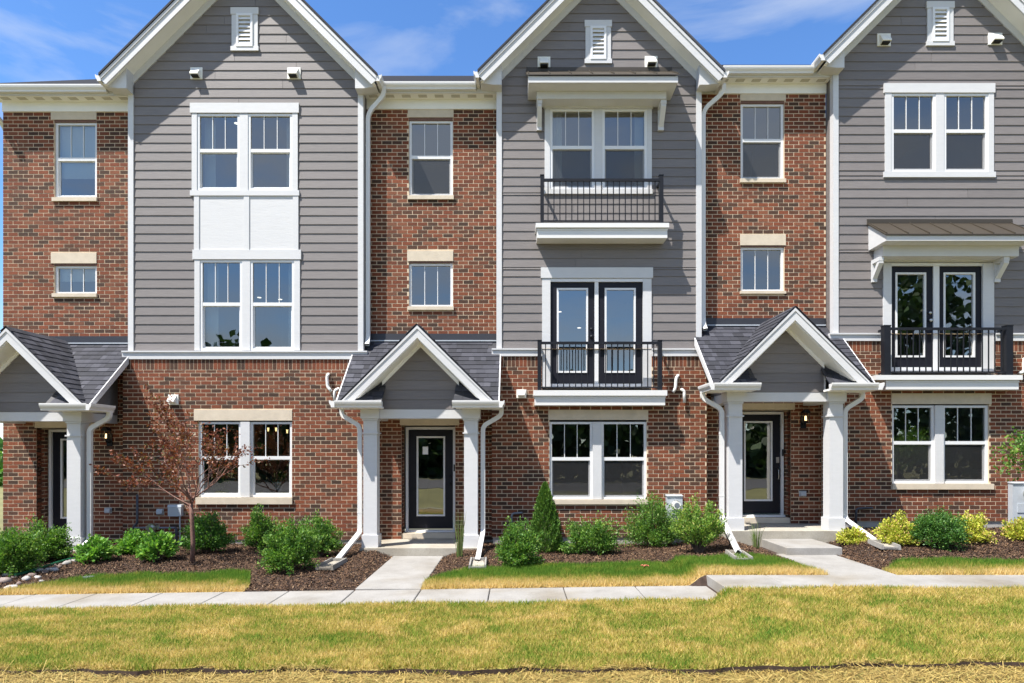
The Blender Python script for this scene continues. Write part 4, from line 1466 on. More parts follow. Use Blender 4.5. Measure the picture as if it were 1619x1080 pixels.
# tall downspouts in the corners of the recesses
downspout(H[0], [(-2.56, -0.07, 9.0), (-2.56, -0.07, 8.83), (-2.905, 0.08, 8.55), (-2.905, 0.08, 4.10), (-2.905, 0.0, 3.98)], "downspout", 0.04, 0.14,
          straps=[(-2.905, 0.08, 7.9), (-2.905, 0.08, 5.6)])
downspout(H[1], [(4.05, -0.07, 9.05), (4.05, -0.07, 8.88), (3.70, 0.08, 8.62), (3.70, 0.08, 4.40), (3.72, 0.0, 4.28)], "downspout", 0.04, 0.14,
          straps=[(3.70, 0.08, 7.9), (3.70, 0.08, 6.1), (3.70, 0.08, 5.1)])
downspout(H[0], [(-10.33, -0.07, 8.86), (-10.33, -0.07, 8.7), (-10.28, 0.4, 8.4), (-10.28, 0.4, 0.3)], "downspout", 0.04, 0.14)

# PVC vent elbows
for h, pts in ((H[0], [(519, 592), (517, 596), (518, 612), (524, 619)]), (H[0], [(535, 615), (529, 618), (529, 636)]),
               (H[1], [(1072, 594), (1069, 598), (1068, 614), (1064, 620)]), (H[1], [(1078, 616), (1082, 619), (1082, 637)]),
               (H[2], [(1612, 590), (1619, 588), (1620, 566)])):
    yy = YL - 0.06
    p3 = [(X(pts[0][0], YL), YL, Z(pts[0][1], YL))] + [(X(u, yy), yy, Z(v, yy)) for u, v in pts]
    p3.append((p3[-1][0], p3[-1][1], p3[-1][2] - 0.001))
    MB().tube(round_path(p3[:-1], 0.05), 0.031, 10).build("vent_pipe", "pvc", h['root'], smooth_=True)

# body of the row behind the fronts
MB().box(-10.25, -10.15, YB + 0.001, 9.0, 0.1, 9.0).build("end_wall", "siding", H[0]['root'])
for k, h in enumerate(H):
    MB().box(RECESS[k][0] + 0.12, BAY[k][1] - 0.1, 8.9, 9.0, 0.1, 9.0).build("rear_wall", "siding", h['root'])
    finish_house(h)

# ------------------------------------------------------------------ ground
PATH2 = (-2.215, -1.30)
PATH3 = (4.33, 5.27)
STEP_X = 2.625


def sod_line(x):
    return -6.75 + 0.035 * np.sin(x * 2.3) + 0.03 * np.sin(x * 6.1 + 1) + 0.015 * np.sin(x * 17)


def region(x, y):
    """0 mulch bed, 1 grass strip, 2 front lawn, 3 straw, 4 under paving."""
    x = np.asarray(x, float)
    y = np.asarray(y, float)
    r = np.zeros(np.broadcast(x, y).shape, int)
    wob = 0.05 * np.sin(x * 4.1) + 0.04 * np.sin(x * 9.7 + 1)
    back1 = -2.72 + wob
    s1 = (x < -3.75) & (y < np.where(x > -4.1, back1 - (x + 4.1) * 2.6, back1)) & (y < -3.78 + (x + 7.35) * 1.15)
    back2 = -2.50 + 0.16 * smooth((x - 0.5) / 2.5) + wob * 0.8 - 0.75 * np.exp(-((x + 1.3) / 0.35) ** 2)
    s2 = (x > -1.3) & (x < PATH3[0]) & (y < np.where(x > 3.75, back2 - (x - 3.75) * 1.5, back2))
    back3 = -2.98 + wob * 0.7
    s3 = (x > PATH3[1]) & (y < back3 - 0.45 * np.exp(-((x - 5.3) / 0.2) ** 2))
    r = np.where((y > WALK_Y0) & (s1 | s2 | s3), 1, r)
    r = np.where((y <= WALK_Y0) & (y > WALK_Y1), 4, r)
    edge = sod_line(x)
    r = np.where((y <= WALK_Y1) & (y > edge), 2, r)
    r = np.where(y <= edge, 3, r)
    r = np.where((y > WALK_Y0) & (y < -0.9) & (x > PATH2[0]) & (x < PATH2[1]), 4, r)
    r = np.where((y > WALK_Y0) & (y < -0.9) & (x > PATH3[0]) & (x < PATH3[1]), 4, r)
    return r


st = 0.07
gx, gy = np.arange(-13.0, 13.0, st), np.arange(-10.2, 0.5, st)
GX, GY = np.meshgrid(gx, gy)
GZ = terrain(GX, GY)
cx_, cy_ = (GX[:-1, :-1] + st / 2), (GY[:-1, :-1] + st / 2)
RG = region(cx_, cy_)
quad = np.stack([np.stack([GX[:-1, :-1], GY[:-1, :-1], GZ[:-1, :-1]], -1), np.stack([GX[:-1, 1:], GY[:-1, 1:], GZ[:-1, 1:]], -1),
                 np.stack([GX[1:, 1:], GY[1:, 1:], GZ[1:, 1:]], -1), np.stack([GX[1:, :-1], GY[1:, :-1], GZ[1:, :-1]], -1)], -2)
for code, nm, mt in ((0, "mulch_bed", "soil"), (1, "grass_strip", "strip_base"), (2, "front_lawn", "lawn_base"), (3, "straw_ground", "straw_base"), (4, "gravel_base", "soil")):
    tag(raw_mesh(nm, quad[RG == code].reshape(-1, 3), 4, mt), kind="structure")
# cut edge of the sod above the straw
mb = MB()
ex = np.arange(-13, 13, 0.1)
for a, b_ in zip(ex, ex[1:]):
    ya, yb2 = float(sod_line(a)) - 0.05, float(sod_line(b_)) - 0.05
    za, zb_ = float(terrain(a, -6.74)), float(terrain(b_, -6.74))
    mb.add([(a, ya, za - 0.09), (b_, yb2, zb_ - 0.09), (b_, yb2, zb_ + 0.005), (a, ya, za + 0.005)], [(0, 1, 2, 3)])
tag(mb.build("sod_edge", "soil"), kind="structure")
# land beyond, out to the horizon, and the road across from the houses
mb = MB()
for q in ((-400, -13, -400, 700), (13, 400, -400, 700), (-13, 13, -400, -10.15), (-13, 13, 9.0, 700)):
    mb.add([(q[0], q[2], -0.22), (q[1], q[2], -0.22), (q[1], q[3], -0.22), (q[0], q[3], -0.22)], [(0, 1, 2, 3)])
tag(mb.build("land", "far_grass"), kind="structure")
tag(MB().box(-150, 150, -36, -23, -0.4, -0.20).build("road", "asphalt"), kind="structure")

# ------------------------------------------------------------------ paving: each slab its own piece
walk = tag(empty("front_walk", (0, (WALK_Y0 + WALK_Y1) / 2, 0)), kind="structure")
J = [-12.0, -11.1, -10.2, -9.3, -8.4, -7.5, -6.62, -5.77, -4.86, -4.01, -3.12, -2.215, -1.30, -0.35, 0.66, 1.65, STEP_X]


def slab(parent, x0, x1, y0, y1, zf, thick=0.16, g=0.006):
    b_ = 0.008
    x0, x1, y0, y1 = x0 + g, x1 - g, y0 + g, y1 - g
    P = [(x0, y0), (x1, y0), (x1, y1), (x0, y1)]
    I = [(x0 + b_, y0 + b_), (x1 - b_, y0 + b_), (x1 - b_, y1 - b_), (x0 + b_, y1 - b_)]
    vs = [(x, y, zf(x) - thick) for x, y in P] + [(x, y, zf(x) - b_) for x, y in P] + [(x, y, zf(x)) for x, y in I]
    fs = [(8, 9, 10, 11)] + [(i, (i + 1) % 4, 4 + (i + 1) % 4, 4 + i) for i in range(4)] + [(4 + i, 4 + (i + 1) % 4, 8 + (i + 1) % 4, 8 + i) for i in range(4)]
    return MB().add(vs, fs).build("paving_slab", "concrete", parent, origin=((x0 + x1) / 2, (y0 + y1) / 2, zf((x0 + x1) / 2)))


for a, b_ in zip(J, J[1:]):
    dzj = random.uniform(-0.003, 0.003)
    slab(walk, a, b_, WALK_Y1, WALK_Y0, lambda x, d=dzj: float(walk_low(x)) + d)
for a, b_ in zip((STEP_X, 3.445, 5.62, 8.0, 10.2), (3.445, 5.62, 8.0, 10.2, 12.5)):
    slab(walk, a, b_, WALK_Y1, WALK_Y0, lambda x: 0.19, 0.3)
p2 = tag(empty("entry_path", (-1.75, -2.3, 0)), kind="structure")
slab(p2, PATH2[0], PATH2[1], WALK_Y0, -0.975, lambda x: 0.002 + 0 * x)
p3 = tag(empty("entry_path", (4.8, -2.9, 0.19)), kind="structure")
slab(p3, PATH3[0], PATH3[1], WALK_Y0, -1.9, lambda x: 0.19, 0.3)
o = slab(p3, 4.45, 5.37, -2.06, -0.975, lambda x: 0.312, 0.3)
o.name = "step_slab"

# ------------------------------------------------------------------ grass, straw, mulch


def blades(name, n, xr, yr, code, h, w, mat, lift=0.0, lean=0.5, zoff=0.0):
    xs = RNG.uniform(*xr, n)
    ys = RNG.uniform(*yr, n)
    ok = region(xs, ys - (RNG.uniform(0, 0.13, n) ** 1.5 if code == 2 else 0)) == code
    if code == 2:                       # blades hang over the cut edge here and there
        ok |= (region(xs, ys + RNG.uniform(0, 0.09, n) * (0.5 + 0.5 * np.sin(xs * 5.3 + np.sin(xs * 2.1)))) == 2) & (ys < -6.5)
    ok &= np.abs(xs - 0.05) < (CAM_D + ys) * 0.86 + 0.5
    if code == 2:                       # open seams between the rolls of sod
        s1 = np.abs(ys + 5.42 + 0.05 * np.sin(xs * 1.7) - 0.012 * xs) < 0.012 * RNG.uniform(0, 1.6, n)
        s2 = np.abs(ys + 6.08 + 0.04 * np.sin(xs * 1.3 + 2) + 0.015 * xs) < 0.012 * RNG.uniform(0, 1.6, n)
        row = np.floor((ys + 6.75) / 0.66)
        s3 = np.abs(((xs + row * 0.83 + 0.12 * ys) % 1.9) - 0.95) < 0.010 * RNG.uniform(0, 1.6, n)
        ok &= ~(s1 | s2 | s3)
    xs, ys = xs[ok], ys[ok]
    n = len(xs)
    zs = terrain(xs, np.clip(ys, -6.73, WALK_Y1 - 0.01) if code == 2 else ys) + zoff
    if code == 2:
        zs = zs - 0.6 * np.maximum(0, sod_line(xs) - ys)
    hh = h * RNG.uniform(0.55, 1.3, n)
    ww = w * RNG.uniform(0.7, 1.4, n)
    a = RNG.uniform(0, 2 * np.pi, n)
    la = RNG.uniform(0, 2 * np.pi, n)
    ln = RNG.uniform(0.1, 1.0, n) * lean * hh
    dx, dy = np.cos(a) * ww / 2, np.sin(a) * ww / 2
    v = np.empty((n, 3, 3))
    v[:, 0] = np.stack([xs - dx, ys - dy, zs], -1)
    v[:, 1] = np.stack([xs + dx, ys + dy, zs], -1)
    v[:, 2] = np.stack([xs + np.cos(la) * ln, ys + np.sin(la) * ln, zs + hh], -1)
    return tag(raw_mesh(name, v.reshape(-1, 3), 3, mat), kind="stuff")


blades("lawn_grass", 330000, (-9, 9), (-6.85, WALK_Y1 + 0.14), 2, 0.05, 0.011, "lawn_blade", lean=1.1)
xs_extra = blades("strip_grass", 300000, (-9.5, 9.5), (WALK_Y0 - 0.02, -2.2), 1, 0.075, 0.010, "strip_blade", lean=0.7)


def litter(name, n, xr, yr, code, ln, wd, mat, tilt=0.35, up=0.02):
    xs = RNG.uniform(*xr, n)
    ys = RNG.uniform(*yr, n)
    ok = (region(xs, ys) == code) & (np.abs(xs - 0.05) < (CAM_D + ys) * 0.88 + 0.6)
    xs, ys = xs[ok], ys[ok]
    n = len(xs)
    zs = terrain(xs, ys) + RNG.uniform(0.002, up, n)
    a = RNG.uniform(0, 2 * np.pi, n)
    t = RNG.normal(0, tilt, n)
    t2 = RNG.normal(0, tilt, n)
    L = ln * RNG.uniform(0.4, 1.4, n) / 2
    W = wd * RNG.uniform(0.5, 1.5, n) / 2
    u = np.stack([np.cos(a) * np.cos(t), np.sin(a) * np.cos(t), np.sin(t)], -1) * L[:, None]
    w = np.stack([-np.sin(a) * np.cos(t2), np.cos(a) * np.cos(t2), np.sin(t2)], -1) * W[:, None]
    c = np.stack([xs, ys, zs], -1)
    v = np.stack([c - u - w * 0.7, c + u - w, c + u * 0.9 + w * 0.8, c - u * 1.05 + w], 1)
    return tag(raw_mesh(name, v.reshape(-1, 3), 4, mat), kind="stuff")


litter("mulch_chips", 220000, (-9.5, 10), (WALK_Y0, 0.2), 0, 0.040, 0.011, "mulch", 0.45, 0.03)
litter("straw_litter", 120000, (-7, 7), (-8.6, -6.70), 3, 0.16, 0.0045, "straw", 0.22, 0.03)

# ------------------------------------------------------------------ plants


def leaf_quads(P, D, size, width=0.5, fold=0.25):
    """Leaves as folded diamonds: base, side, tip, side."""
    n = len(P)
    D = D / np.linalg.norm(D, axis=1, keepdims=True)
    R = RNG.normal(size=(n, 3))
    side = np.cross(D, R)
    side /= np.linalg.norm(side, axis=1, keepdims=True) + 1e-9
    nor = np.cross(D, side)
    s = size[:, None]
    mid = P + D * s * 0.5
    lift = nor * s * fold * RNG.uniform(-0.4, 1, (n, 1)) * 0.4
    return np.stack([P, mid + side * s * width / 2 + lift, P + D * s, mid - side * s * width / 2 + lift], 1).reshape(-1, 3)


def bush(label, u0, u1, vtop, vbase, kind, nb=90, nl=4200, leaf=0.036, lumps=0.16, mat="leaf_mid", group=None, cat="shrub", lift=0.0, flatten=1.0, yoff=0.7, squash=0.8, bname="shrub"):
    x, y, z = hit((u0 + u1) / 2, vbase)
    W = (u1 - u0) * (CAM_D + y) / FPX
    r = W / 2
    y = y + r * yoff * squash
    z = float(terrain(x, y))
    x = ((u0 + u1) / 2 - CU) * (CAM_D + y) / FPX
    h = CAM_Z - (vtop - CV) * (CAM_D + y) / FPX - z
    root = thing(bname, (x, y, z), label, cat, group)
    nl = int(nl * 1.55)
    leaf *= 1.06
    base = np.array([x, y, z])
    ph = RNG.uniform(0, 6.28, 6)
    # branch tips spread over a lumpy dome
    d = RNG.normal(size=(nb, 3))
    d[:, 2] = np.abs(d[:, 2]) * (1.1 if kind != 'globe' else 0.9) - (0.25 if kind == 'globe' else 0.12)
    d /= np.linalg.norm(d, axis=1, keepdims=True)
    lump = 1 + 1.35 * lumps * (np.sin(d[:, 0] * 5 + ph[0]) * np.sin(d[:, 1] * 5 + ph[1]) + 0.6 * np.sin(d[:, 2] * 7 + ph[2] + d[:, 0] * 4))
    rad = np.where(RNG.uniform(0, 1, nb) < 0.12, 1.13, RNG.uniform(0.66, 1.06, nb) ** 0.6) * lump if kind != 'globe' else RNG.uniform(0.72, 1.05, nb) ** 0.6 * lump
    zc = 0.38 if kind == 'globe' else 0.22
    tips = np.stack([d[:, 0] * r * rad, d[:, 1] * r * squash * rad, h * zc + d[:, 2] * h * (1 - zc) * rad], -1)
    if kind == 'upright':
        aa = RNG.uniform(0, 6.28, nb)
        q = np.sqrt(RNG.uniform(0, 1, nb))
        tips = np.stack([np.cos(aa) * r * q, np.sin(aa) * r * squash * q, h * (1.05 - 0.45 * q ** 1.5) * RNG.uniform(0.6, 1.05, nb)], -1)
    tips[:, 2] = np.maximum(tips[:, 2], 0.05 * h)
    roots = np.stack([tips[:, 0] * 0.12, tips[:, 1] * 0.12, np.full(nb, 0.02 + lift)], -1)
    if kind == 'globe':
        roots[:, 2] = 0.12 * h
    ctrl = roots * 0.5 + tips * 0.5
    ctrl[:, 2] += 0.10 * h
    k = RNG.integers(0, nb, nl)
    t0 = {'globe': 0.62, 'upright': 0.25}.get(kind, 0.42)
    t = t0 + (1 - t0) * RNG.uniform(0, 1, nl) ** 0.75
    A, B, C = roots[k], ctrl[k], tips[k]
    tt = t[:, None]
    P = A * (1 - tt) ** 2 + 2 * B * tt * (1 - tt) + C * tt * tt
    T = 2 * (B - A) * (1 - tt) + 2 * (C - B) * tt
    T /= np.linalg.norm(T, axis=1, keepdims=True) + 1e-9
    spread = {'globe': 0.045, 'upright': 0.016}.get(kind, 0.032) * (r / 0.35)
    P = P + RNG.normal(0, spread, (nl, 3))
    P[:, 2] = np.maximum(P[:, 2], 0.015)
    Dv = T * (0.9 if kind != 'globe' else 0.5) + RNG.normal(0, 0.55, (nl, 3))
    Dv[:, 2] += 0.25
    sz = leaf * RNG.uniform(0.65, 1.3, nl)
    V = leaf_quads(P, Dv, sz, 0.62 if kind != 'upright' else 0.5)
    raw_mesh("foliage", V + base, 4, mat, root, base)
    mb = MB()
    for i in range(min(nb, 45)):
        mb.tube([base + roots[i], base + ctrl[i] * 0.98, base + tips[i] * 0.97], 0.0065, 4, 1.0, 0.002, cap=False)
    if kind == 'globe':
        mb.tube([base + np.array([0, 0, -0.02]), base + np.array([0.01, 0, 0.3 * h])], 0.014, 6)
    mb.build("stems", "bark_brown", root)
    return root


G1 = "green shrubs along the foundation beds"
bush("large loose green shrub at the left frame edge beside the porch", -14, 62, 842, 914, 'dome', 130, 7000, 0.036, 0.2, "leaf_mid", G1, squash=0.9)
bush("bushy green shrub in front of the brick and the first porch column", 34, 108, 830, 893, 'dome', 130, 7000, 0.034, 0.2, "leaf_mid", G1, squash=0.9)
bush("small pale green shrub at the foot of the first porch column", 124, 179, 853, 893, 'dome', 50, 1500, 0.060, 0.1, "leaf_light", G1)
bush("small pale green shrub against the wall below the grey utility box, left of its twin", 186, 238, 843, 879, 'dome', 50, 1400, 0.058, 0.1, "leaf_light", G1)
bush("small pale green shrub in front of its twin, left of the red leaved tree trunk", 221, 277, 845, 892, 'dome', 55, 1600, 0.060, 0.12, "leaf_light", G1)
bush("round dark green shrub just right of the red leaved tree trunk", 294, 361, 806, 878, 'dome', 100, 5200, 0.036, 0.16, "leaf_dark", G1)
bush("mid green shrub under the right half of the ground floor window of the left townhouse", 386, 442, 811, 872, 'dome', 90, 4600, 0.035, 0.16, "leaf_mid", G1)
bush("large dense green shrub left of the splash block of the middle porch", 419, 497, 826, 909, 'dome', 120, 7500, 0.034, 0.14, "leaf_mid", G1, squash=0.9)
bush("dense green shrub behind the largest one, beside the middle porch downspout", 474, 534, 816, 884, 'dome', 95, 5200, 0.034, 0.16, "leaf_mid", G1)
bush("rounded green shrub in front of the cone shaped evergreen", 785, 851, 831, 901, 'dome', 95, 5000, 0.036, 0.18, "leaf_mid", G1)
bush("low spreading green shrub right of the cone shaped evergreen", 893, 984, 821, 880, 'dome', 110, 5200, 0.036, 0.22, "leaf_mid", G1, squash=0.7)
bush("loose green shrub just left of the electric meter of the middle townhouse", 984, 1078, 795, 868, 'dome', 130, 5600, 0.036, 0.24, "leaf_mid", G1, squash=0.7)
bush("tall twiggy shrub with yellowish tips between the meter and the right porch column", 1058, 1153, 787, 879, 'upright', 100, 6400, 0.038, 0.2, "leaf_upright", G1, squash=0.7)
G2 = "golden spirea mounds by the right townhouse"
bush("smallest golden mound, at the foot of the right porch column", 1326, 1373, 837, 862, 'dome', 60, 2000, 0.034, 0.1, "leaf_gold", G2)
bush("golden spirea mound with pinkish tips left of the dark round shrub", 1388, 1452, 818, 866, 'dome', 90, 4200, 0.036, 0.1, "leaf_gold", G2)
bush("golden spirea mound right of the dark round shrub", 1500, 1563, 817, 862, 'dome', 90, 4000, 0.036, 0.1, "leaf_gold", G2)
bush("golden spirea mound below the large electric meter at the right frame edge", 1588, 1650, 823, 858, 'dome', 80, 3400, 0.036, 0.1, "leaf_gold", G2)
bush("dark green clipped globe shrub between two golden mounds", 1447, 1521, 808, 872, 'globe', 190, 7500, 0.030, 0.06, "leaf_dark", None)


def arborvitae():
    x, y, z = hit(862, 877)
    y += 0.22
    x = (862 - CU) * (CAM_D + y) / FPX
    z = float(terrain(x, y))
    h = CAM_Z - (764 - CV) * (CAM_D + y) / FPX - z
    R = 28 * (CAM_D + y) / FPX
    root = thing("evergreen", (x, y, z), "cone shaped evergreen standing left of the ground floor window of the middle townhouse", "evergreen")
    n = 15000
    t = RNG.uniform(0, 1, n) ** 1.15
    prof = R * np.clip(1 - t, 0, 1) ** 0.72 * (0.80 + 0.25 * smooth(t / 0.18))
    a = RNG.uniform(0, 2 * np.pi, n)
    q = RNG.uniform(0.5, 1.0, n) ** 0.5 * (1 + 0.15 * np.sin(a * 5 + t * 9) * np.sin(t * 21 + a * 2) + 0.13 * np.sin(a * 11 - t * 30))
    P = np.stack([np.cos(a) * prof * q, np.sin(a) * prof * q, 0.03 + t * h * 0.97], -1)
    D = np.stack([np.cos(a) * 0.45, np.sin(a) * 0.45, np.ones(n)], -1) + RNG.normal(0, 0.28, (n, 3))
    V = leaf_quads(P, D, 0.042 * RNG.uniform(0.6, 1.3, n), 0.42)
    raw_mesh("foliage", V + np.array([x, y, z]), 4, "leaf_arb", root, (x, y, z))
    MB().tube([(x, y, z - 0.03), (x, y, z + h * 0.8)], 0.03, 6, 1, 0.008).build("trunk", "bark_brown", root)


arborvitae()


def grow(mb, tips, p, d, ln, r, depth, up=0.12, spread=0.55, kids=(2, 3), wob=0.14):
    n = 4
    pts = [Vector(p)]
    dd = Vector(d).normalized()
    for i in range(n):
        dd = (dd + Vector(RNG.normal(0, wob, 3)) + Vector((0, 0, up * 0.5))).normalized()
        pts.append(pts[-1] + dd * ln / n)
        if depth <= 1:
            tips.append((pts[-1].copy(), dd.copy()))
    mb.tube(pts, r, 5 if depth > 1 else 3, 1.0, r * 0.55, cap=False)
    if depth == 0:
        return
    for i in range(int(RNG.integers(kids[0], kids[1] + 1)) + (1 if depth > 2 else 0)):
        j = int(RNG.integers(2, n + 1))
        ax = Vector(RNG.normal(0, 1, 3))
        nd = (dd + ax.normalized() * spread).normalized()
        grow(mb, tips, pts[j], nd, ln * RNG.uniform(0.6, 0.85), r * 0.58, depth - 1, up, spread, kids, wob)


def red_tree():
    x, y, z = hit(304, 890)
    root = thing("ornamental_tree", (x, y, z), "small sparse tree with reddish brown leaves in the left mulch bed", "tree")
    mb = MB()
    fork = z + (890 - 796) * (CAM_D + y) / FPX
    tr = [Vector((x, y, z - 0.05)), Vector((x + 0.012, y, z + 0.35)), Vector((x - 0.01, y + 0.01, z + 0.7)), Vector((x - 0.02, y, fork))]
    mb.tube(tr, 0.040, 10, 1.0, 0.030)
    MB_b = MB()
    tips = []
    top = Vector((x - 0.02, y, fork))
    for i in range(12):
        a = i * 2.4 + RNG.uniform(-0.3, 0.3)
        tilt = RNG.uniform(0.5, 1.2)
        d = Vector((math.cos(a) * math.sin(tilt) * 1.05 - 0.10, math.sin(a) * math.sin(tilt) * 0.8, math.cos(tilt)))
        grow(MB_b, tips, top + Vector((0, 0, RNG.uniform(-0.12, 0.12))), d, RNG.uniform(0.52, 0.80), 0.014, 3, 0.11, 0.62, (2, 2), 0.13)
    mb.build("trunk", "bark_red", root, smooth_=True)
    MB_b.build("branches", "bark_red", root)
    sel = [t for t in tips if True]
    P, D = [], []
    for p, d in sel:
        wgt = 0.85 if p.x < x - 0.1 else 0.33
        for _ in range(10):
            if RNG.uniform() < wgt:
                P.append(np.array(p) + RNG.normal(0, 0.016, 3))
                D.append(np.array(d) * 0.5 + RNG.normal(0, 0.7, 3))
    P, D = np.array(P), np.array(D)
    V = leaf_quads(P, D, 0.046 * RNG.uniform(0.6, 1.35, len(P)), 0.55)
    raw_mesh("crown", V, 4, "leaf_red", root, (x, y, z))
    return len(P)


N_RED = red_tree()


def right_tree():
    x, y = 8.80, -2.2
    z = float(terrain(x, y))
    root = thing("young_tree", (x, y, z), "bright green leafy tree reaching in at the right frame edge", "tree")
    mb = MB()
    mb.tube([(x, y, z - 0.05), (x + 0.02, y, z + 0.7), (x, y, z + 1.3)], 0.035, 8, 1.0, 0.026)
    bb, tips = MB(), []
    for i in range(13):
        a = i * 2.4
        tilt = RNG.uniform(0.4, 1.5)
        d = Vector((math.cos(a) * math.sin(tilt), math.sin(a) * math.sin(tilt), math.cos(tilt)))
        grow(bb, tips, Vector((x, y, z + 1.2 + RNG.uniform(-0.1, 0.2))), d, RNG.uniform(0.4, 0.55), 0.012, 2, 0.1, 0.7)
    mb.build("trunk", "bark_brown", root, smooth_=True)
    bb.build("branches", "bark_brown", root)
    P = np.array([np.array(p) for p, d in tips]).repeat(10, 0)
    D = np.array([np.array(d) for p, d in tips]).repeat(10, 0)
    P = P + RNG.normal(0, 0.075, P.shape)
    V = leaf_quads(P, D * 0.5 + RNG.normal(0, 0.7, D.shape), 0.058 * RNG.uniform(0.6, 1.3, len(P)), 0.6)
    raw_mesh("crown", V, 4, "leaf_mid", root, (x, y, z))


right_tree()


def grass_plant(u0, u1, vtop, vbase, label, n=38):
    x, y, z = hit((u0 + u1) / 2, vbase)
    y += 0.08
    h = CAM_Z - (vtop - CV) * (CAM_D + y) / FPX - z
    r = (u1 - u0) * (CAM_D + y) / FPX / 2
    root = thing("ornamental_grass", (x, y, z), label, "ornamental grass", "ornamental grass clumps at the porch steps")
    vs = []
    for _ in range(n):
        a = RNG.uniform(0, 6.28)
        q = RNG.uniform(0.1, 1) * r
        hh = h * RNG.uniform(0.45, 1.05)
        w = 0.0045
        b0 = np.array([x + math.cos(a) * 0.05 * RNG.uniform(0, 1), y + math.sin(a) * 0.05, z])
        m_ = b0 + np.array([math.cos(a) * q * 0.35, math.sin(a) * q * 0.35, hh * 0.6])
        t_ = b0 + np.array([math.cos(a) * q, math.sin(a) * q, hh])
        s_ = np.array([w, w * 0.4 * (1 if a > 3 else -1), 0])
        vs += [b0 - s_, b0 + s_, m_ + s_ * 0.8, m_ - s_ * 0.8, m_ - s_ * 0.8, m_ + s_ * 0.8, t_ + s_ * 0.1, t_ - s_ * 0.1]
    raw_mesh("blades", np.array(vs), 4, "leaf_grassplant", root, (x, y, z))


grass_plant(714, 738, 806, 883, "thin upright ornamental grass right of the path to the middle porch")
grass_plant(1185, 1212, 826, 869, "tufted ornamental grass left of the loose step slab of the right porch")

# rocks along the far left bed
i = 0
for (u, v, s) in ((18, 933, 0.17), (8, 922, 0.15), (30, 925, 0.10), (42, 918, 0.12), (50, 912, 0.15), (60, 915, 0.09), (62, 904, 0.11), (72, 907, 0.10), (66, 921, 0.08), (78, 903, 0.10), (86, 904, 0.12),
                  (92, 899, 0.13), (85, 896, 0.09), (98, 894, 0.10), (106, 893, 0.16), (112, 889, 0.10), (118, 889, 0.09), (124, 886, 0.08), (96, 889, 0.07), (22, 915, 0.10), (13, 911, 0.13), (36, 908, 0.08), (35, 931, 0.07), (52, 924, 0.06)):
    x, y, z = hit(u, v)
    mb = MB()
    base_n = 10
    rows = 5
    ph = RNG.uniform(0, 6.28, 5)
    sx, sy, szz = s * RNG.uniform(0.9, 1.3) * 0.5, s * RNG.uniform(0.7, 1.0) * 0.5, s * RNG.uniform(0.5, 0.8) * 0.5
    vs = []
    for a in range(1, rows):
        th = math.pi * a / rows
        for b_ in range(base_n):
            fi = 2 * math.pi * b_ / base_n
            k = 1 + 0.16 * math.sin(2 * fi + ph[0]) + 0.1 * math.sin(3 * fi + ph[1] + th * 2) + RNG.uniform(-0.05, 0.05)
            vs.append((x + math.cos(fi) * math.sin(th) * sx * k, y + math.sin(fi) * math.sin(th) * sy * k, z + szz * 0.55 + math.cos(th) * szz * k))
    top_i, bot_i = len(vs), len(vs) + 1
    vs += [(x, y, z + szz * 1.5), (x, y, z - szz * 0.4)]
    fs = []
    for a in range(rows - 2):
        for b_ in range(base_n):
            c_, d_ = a * base_n + b_, a * base_n + (b_ + 1) % base_n
            fs.append((c_, c_ + base_n, d_ + base_n, d_))
    for b_ in range(base_n):
        fs.append((top_i, b_, (b_ + 1) % base_n))
        e = (rows - 2) * base_n
        fs.append((bot_i, e + (b_ + 1) % base_n, e + b_))
    o = mb.add(vs, fs).build("rock", "rock", None, origin=(x, y, z), smooth_=True)
    BIG = {0: "largest pale rock at the very left end of the bed border", 1: "grey rock at the left frame edge behind the largest pale one", 4: "dark brown rock mid border between the left shrubs and the grass strip",
           14: "long reddish brown rock near the top of the border by the mulch", 11: "pale flat rock just below the long reddish one"}
    tag(o, BIG.get(i) or "small rounded rock in the border between the left shrubs and the grass strip", "rock", "landscape rocks of the left bed")
    i += 1
pts = [hit(u, v) for u, v in ((22, 915), (48, 908), (75, 899), (100, 891), (118, 887), (128, 886))]
tag(MB().tube(round_path([(a, b_ + 0.02, c + 0.05) for a, b_, c in pts], 0.2), 0.022, 6).build("bed_edging", "green_plastic"), "dark green plastic edging strip between rocks and left shrubs", "edging")

# ------------------------------------------------------------------ small things on walls and ground


def splash_block(x, y, ang, label, ln=0.72, w=0.29):
    z = float(terrain(x, y)) + 0.015
    root = thing("splash_block", (x, y, z), label, "splash block", "concrete splash blocks under the downspouts")
    wi, wo = w / 2 - 0.045, w / 2
    # a tray: floor, two sides, a back; open at the front
    mb = MB()
    mb.box(-wi, wi, -ln / 2, ln / 2 - 0.04, 0, 0.025)
    for s in (-1, 1):
        mb.prism([(s * wi, 0), (s * wo, 0), (s * (wo - 0.012), 0.075), (s * (wi + 0.008), 0.075)], 'y', -ln / 2, ln / 2)
    mb.box(-wi, wi, ln / 2 - 0.04, ln / 2, 0, 0.07)
    mb.box(-wi, wi, -ln / 2, -ln / 2 + 0.03, 0.0, 0.045)
    o = mb.build("tray", "concrete", None)
    put(o, WLOC[root.name], root)
    root.rotation_euler = (0, 0, ang)
    tr = MB().box(-wi + 0.004, wi - 0.004, -ln / 2 + 0.05, ln / 2 - 0.06, 0.0255, 0.029).build("wet_sand", "stoop_concrete", None)
    put(tr, WLOC[root.name], root)
    return root


splash_block(-2.93, -2.35, -0.05, "concrete splash block left of the path to the middle porch")
splash_block(-0.60, -2.30, 0.03, "concrete splash block right of the path to the middle porch")
splash_block(3.53, -2.45, -0.12, "concrete splash block on the grass left of the path to the right porch")
splash_block(6.05, -2.05, -0.22, "concrete splash block in the mulch right of the path to the right porch")


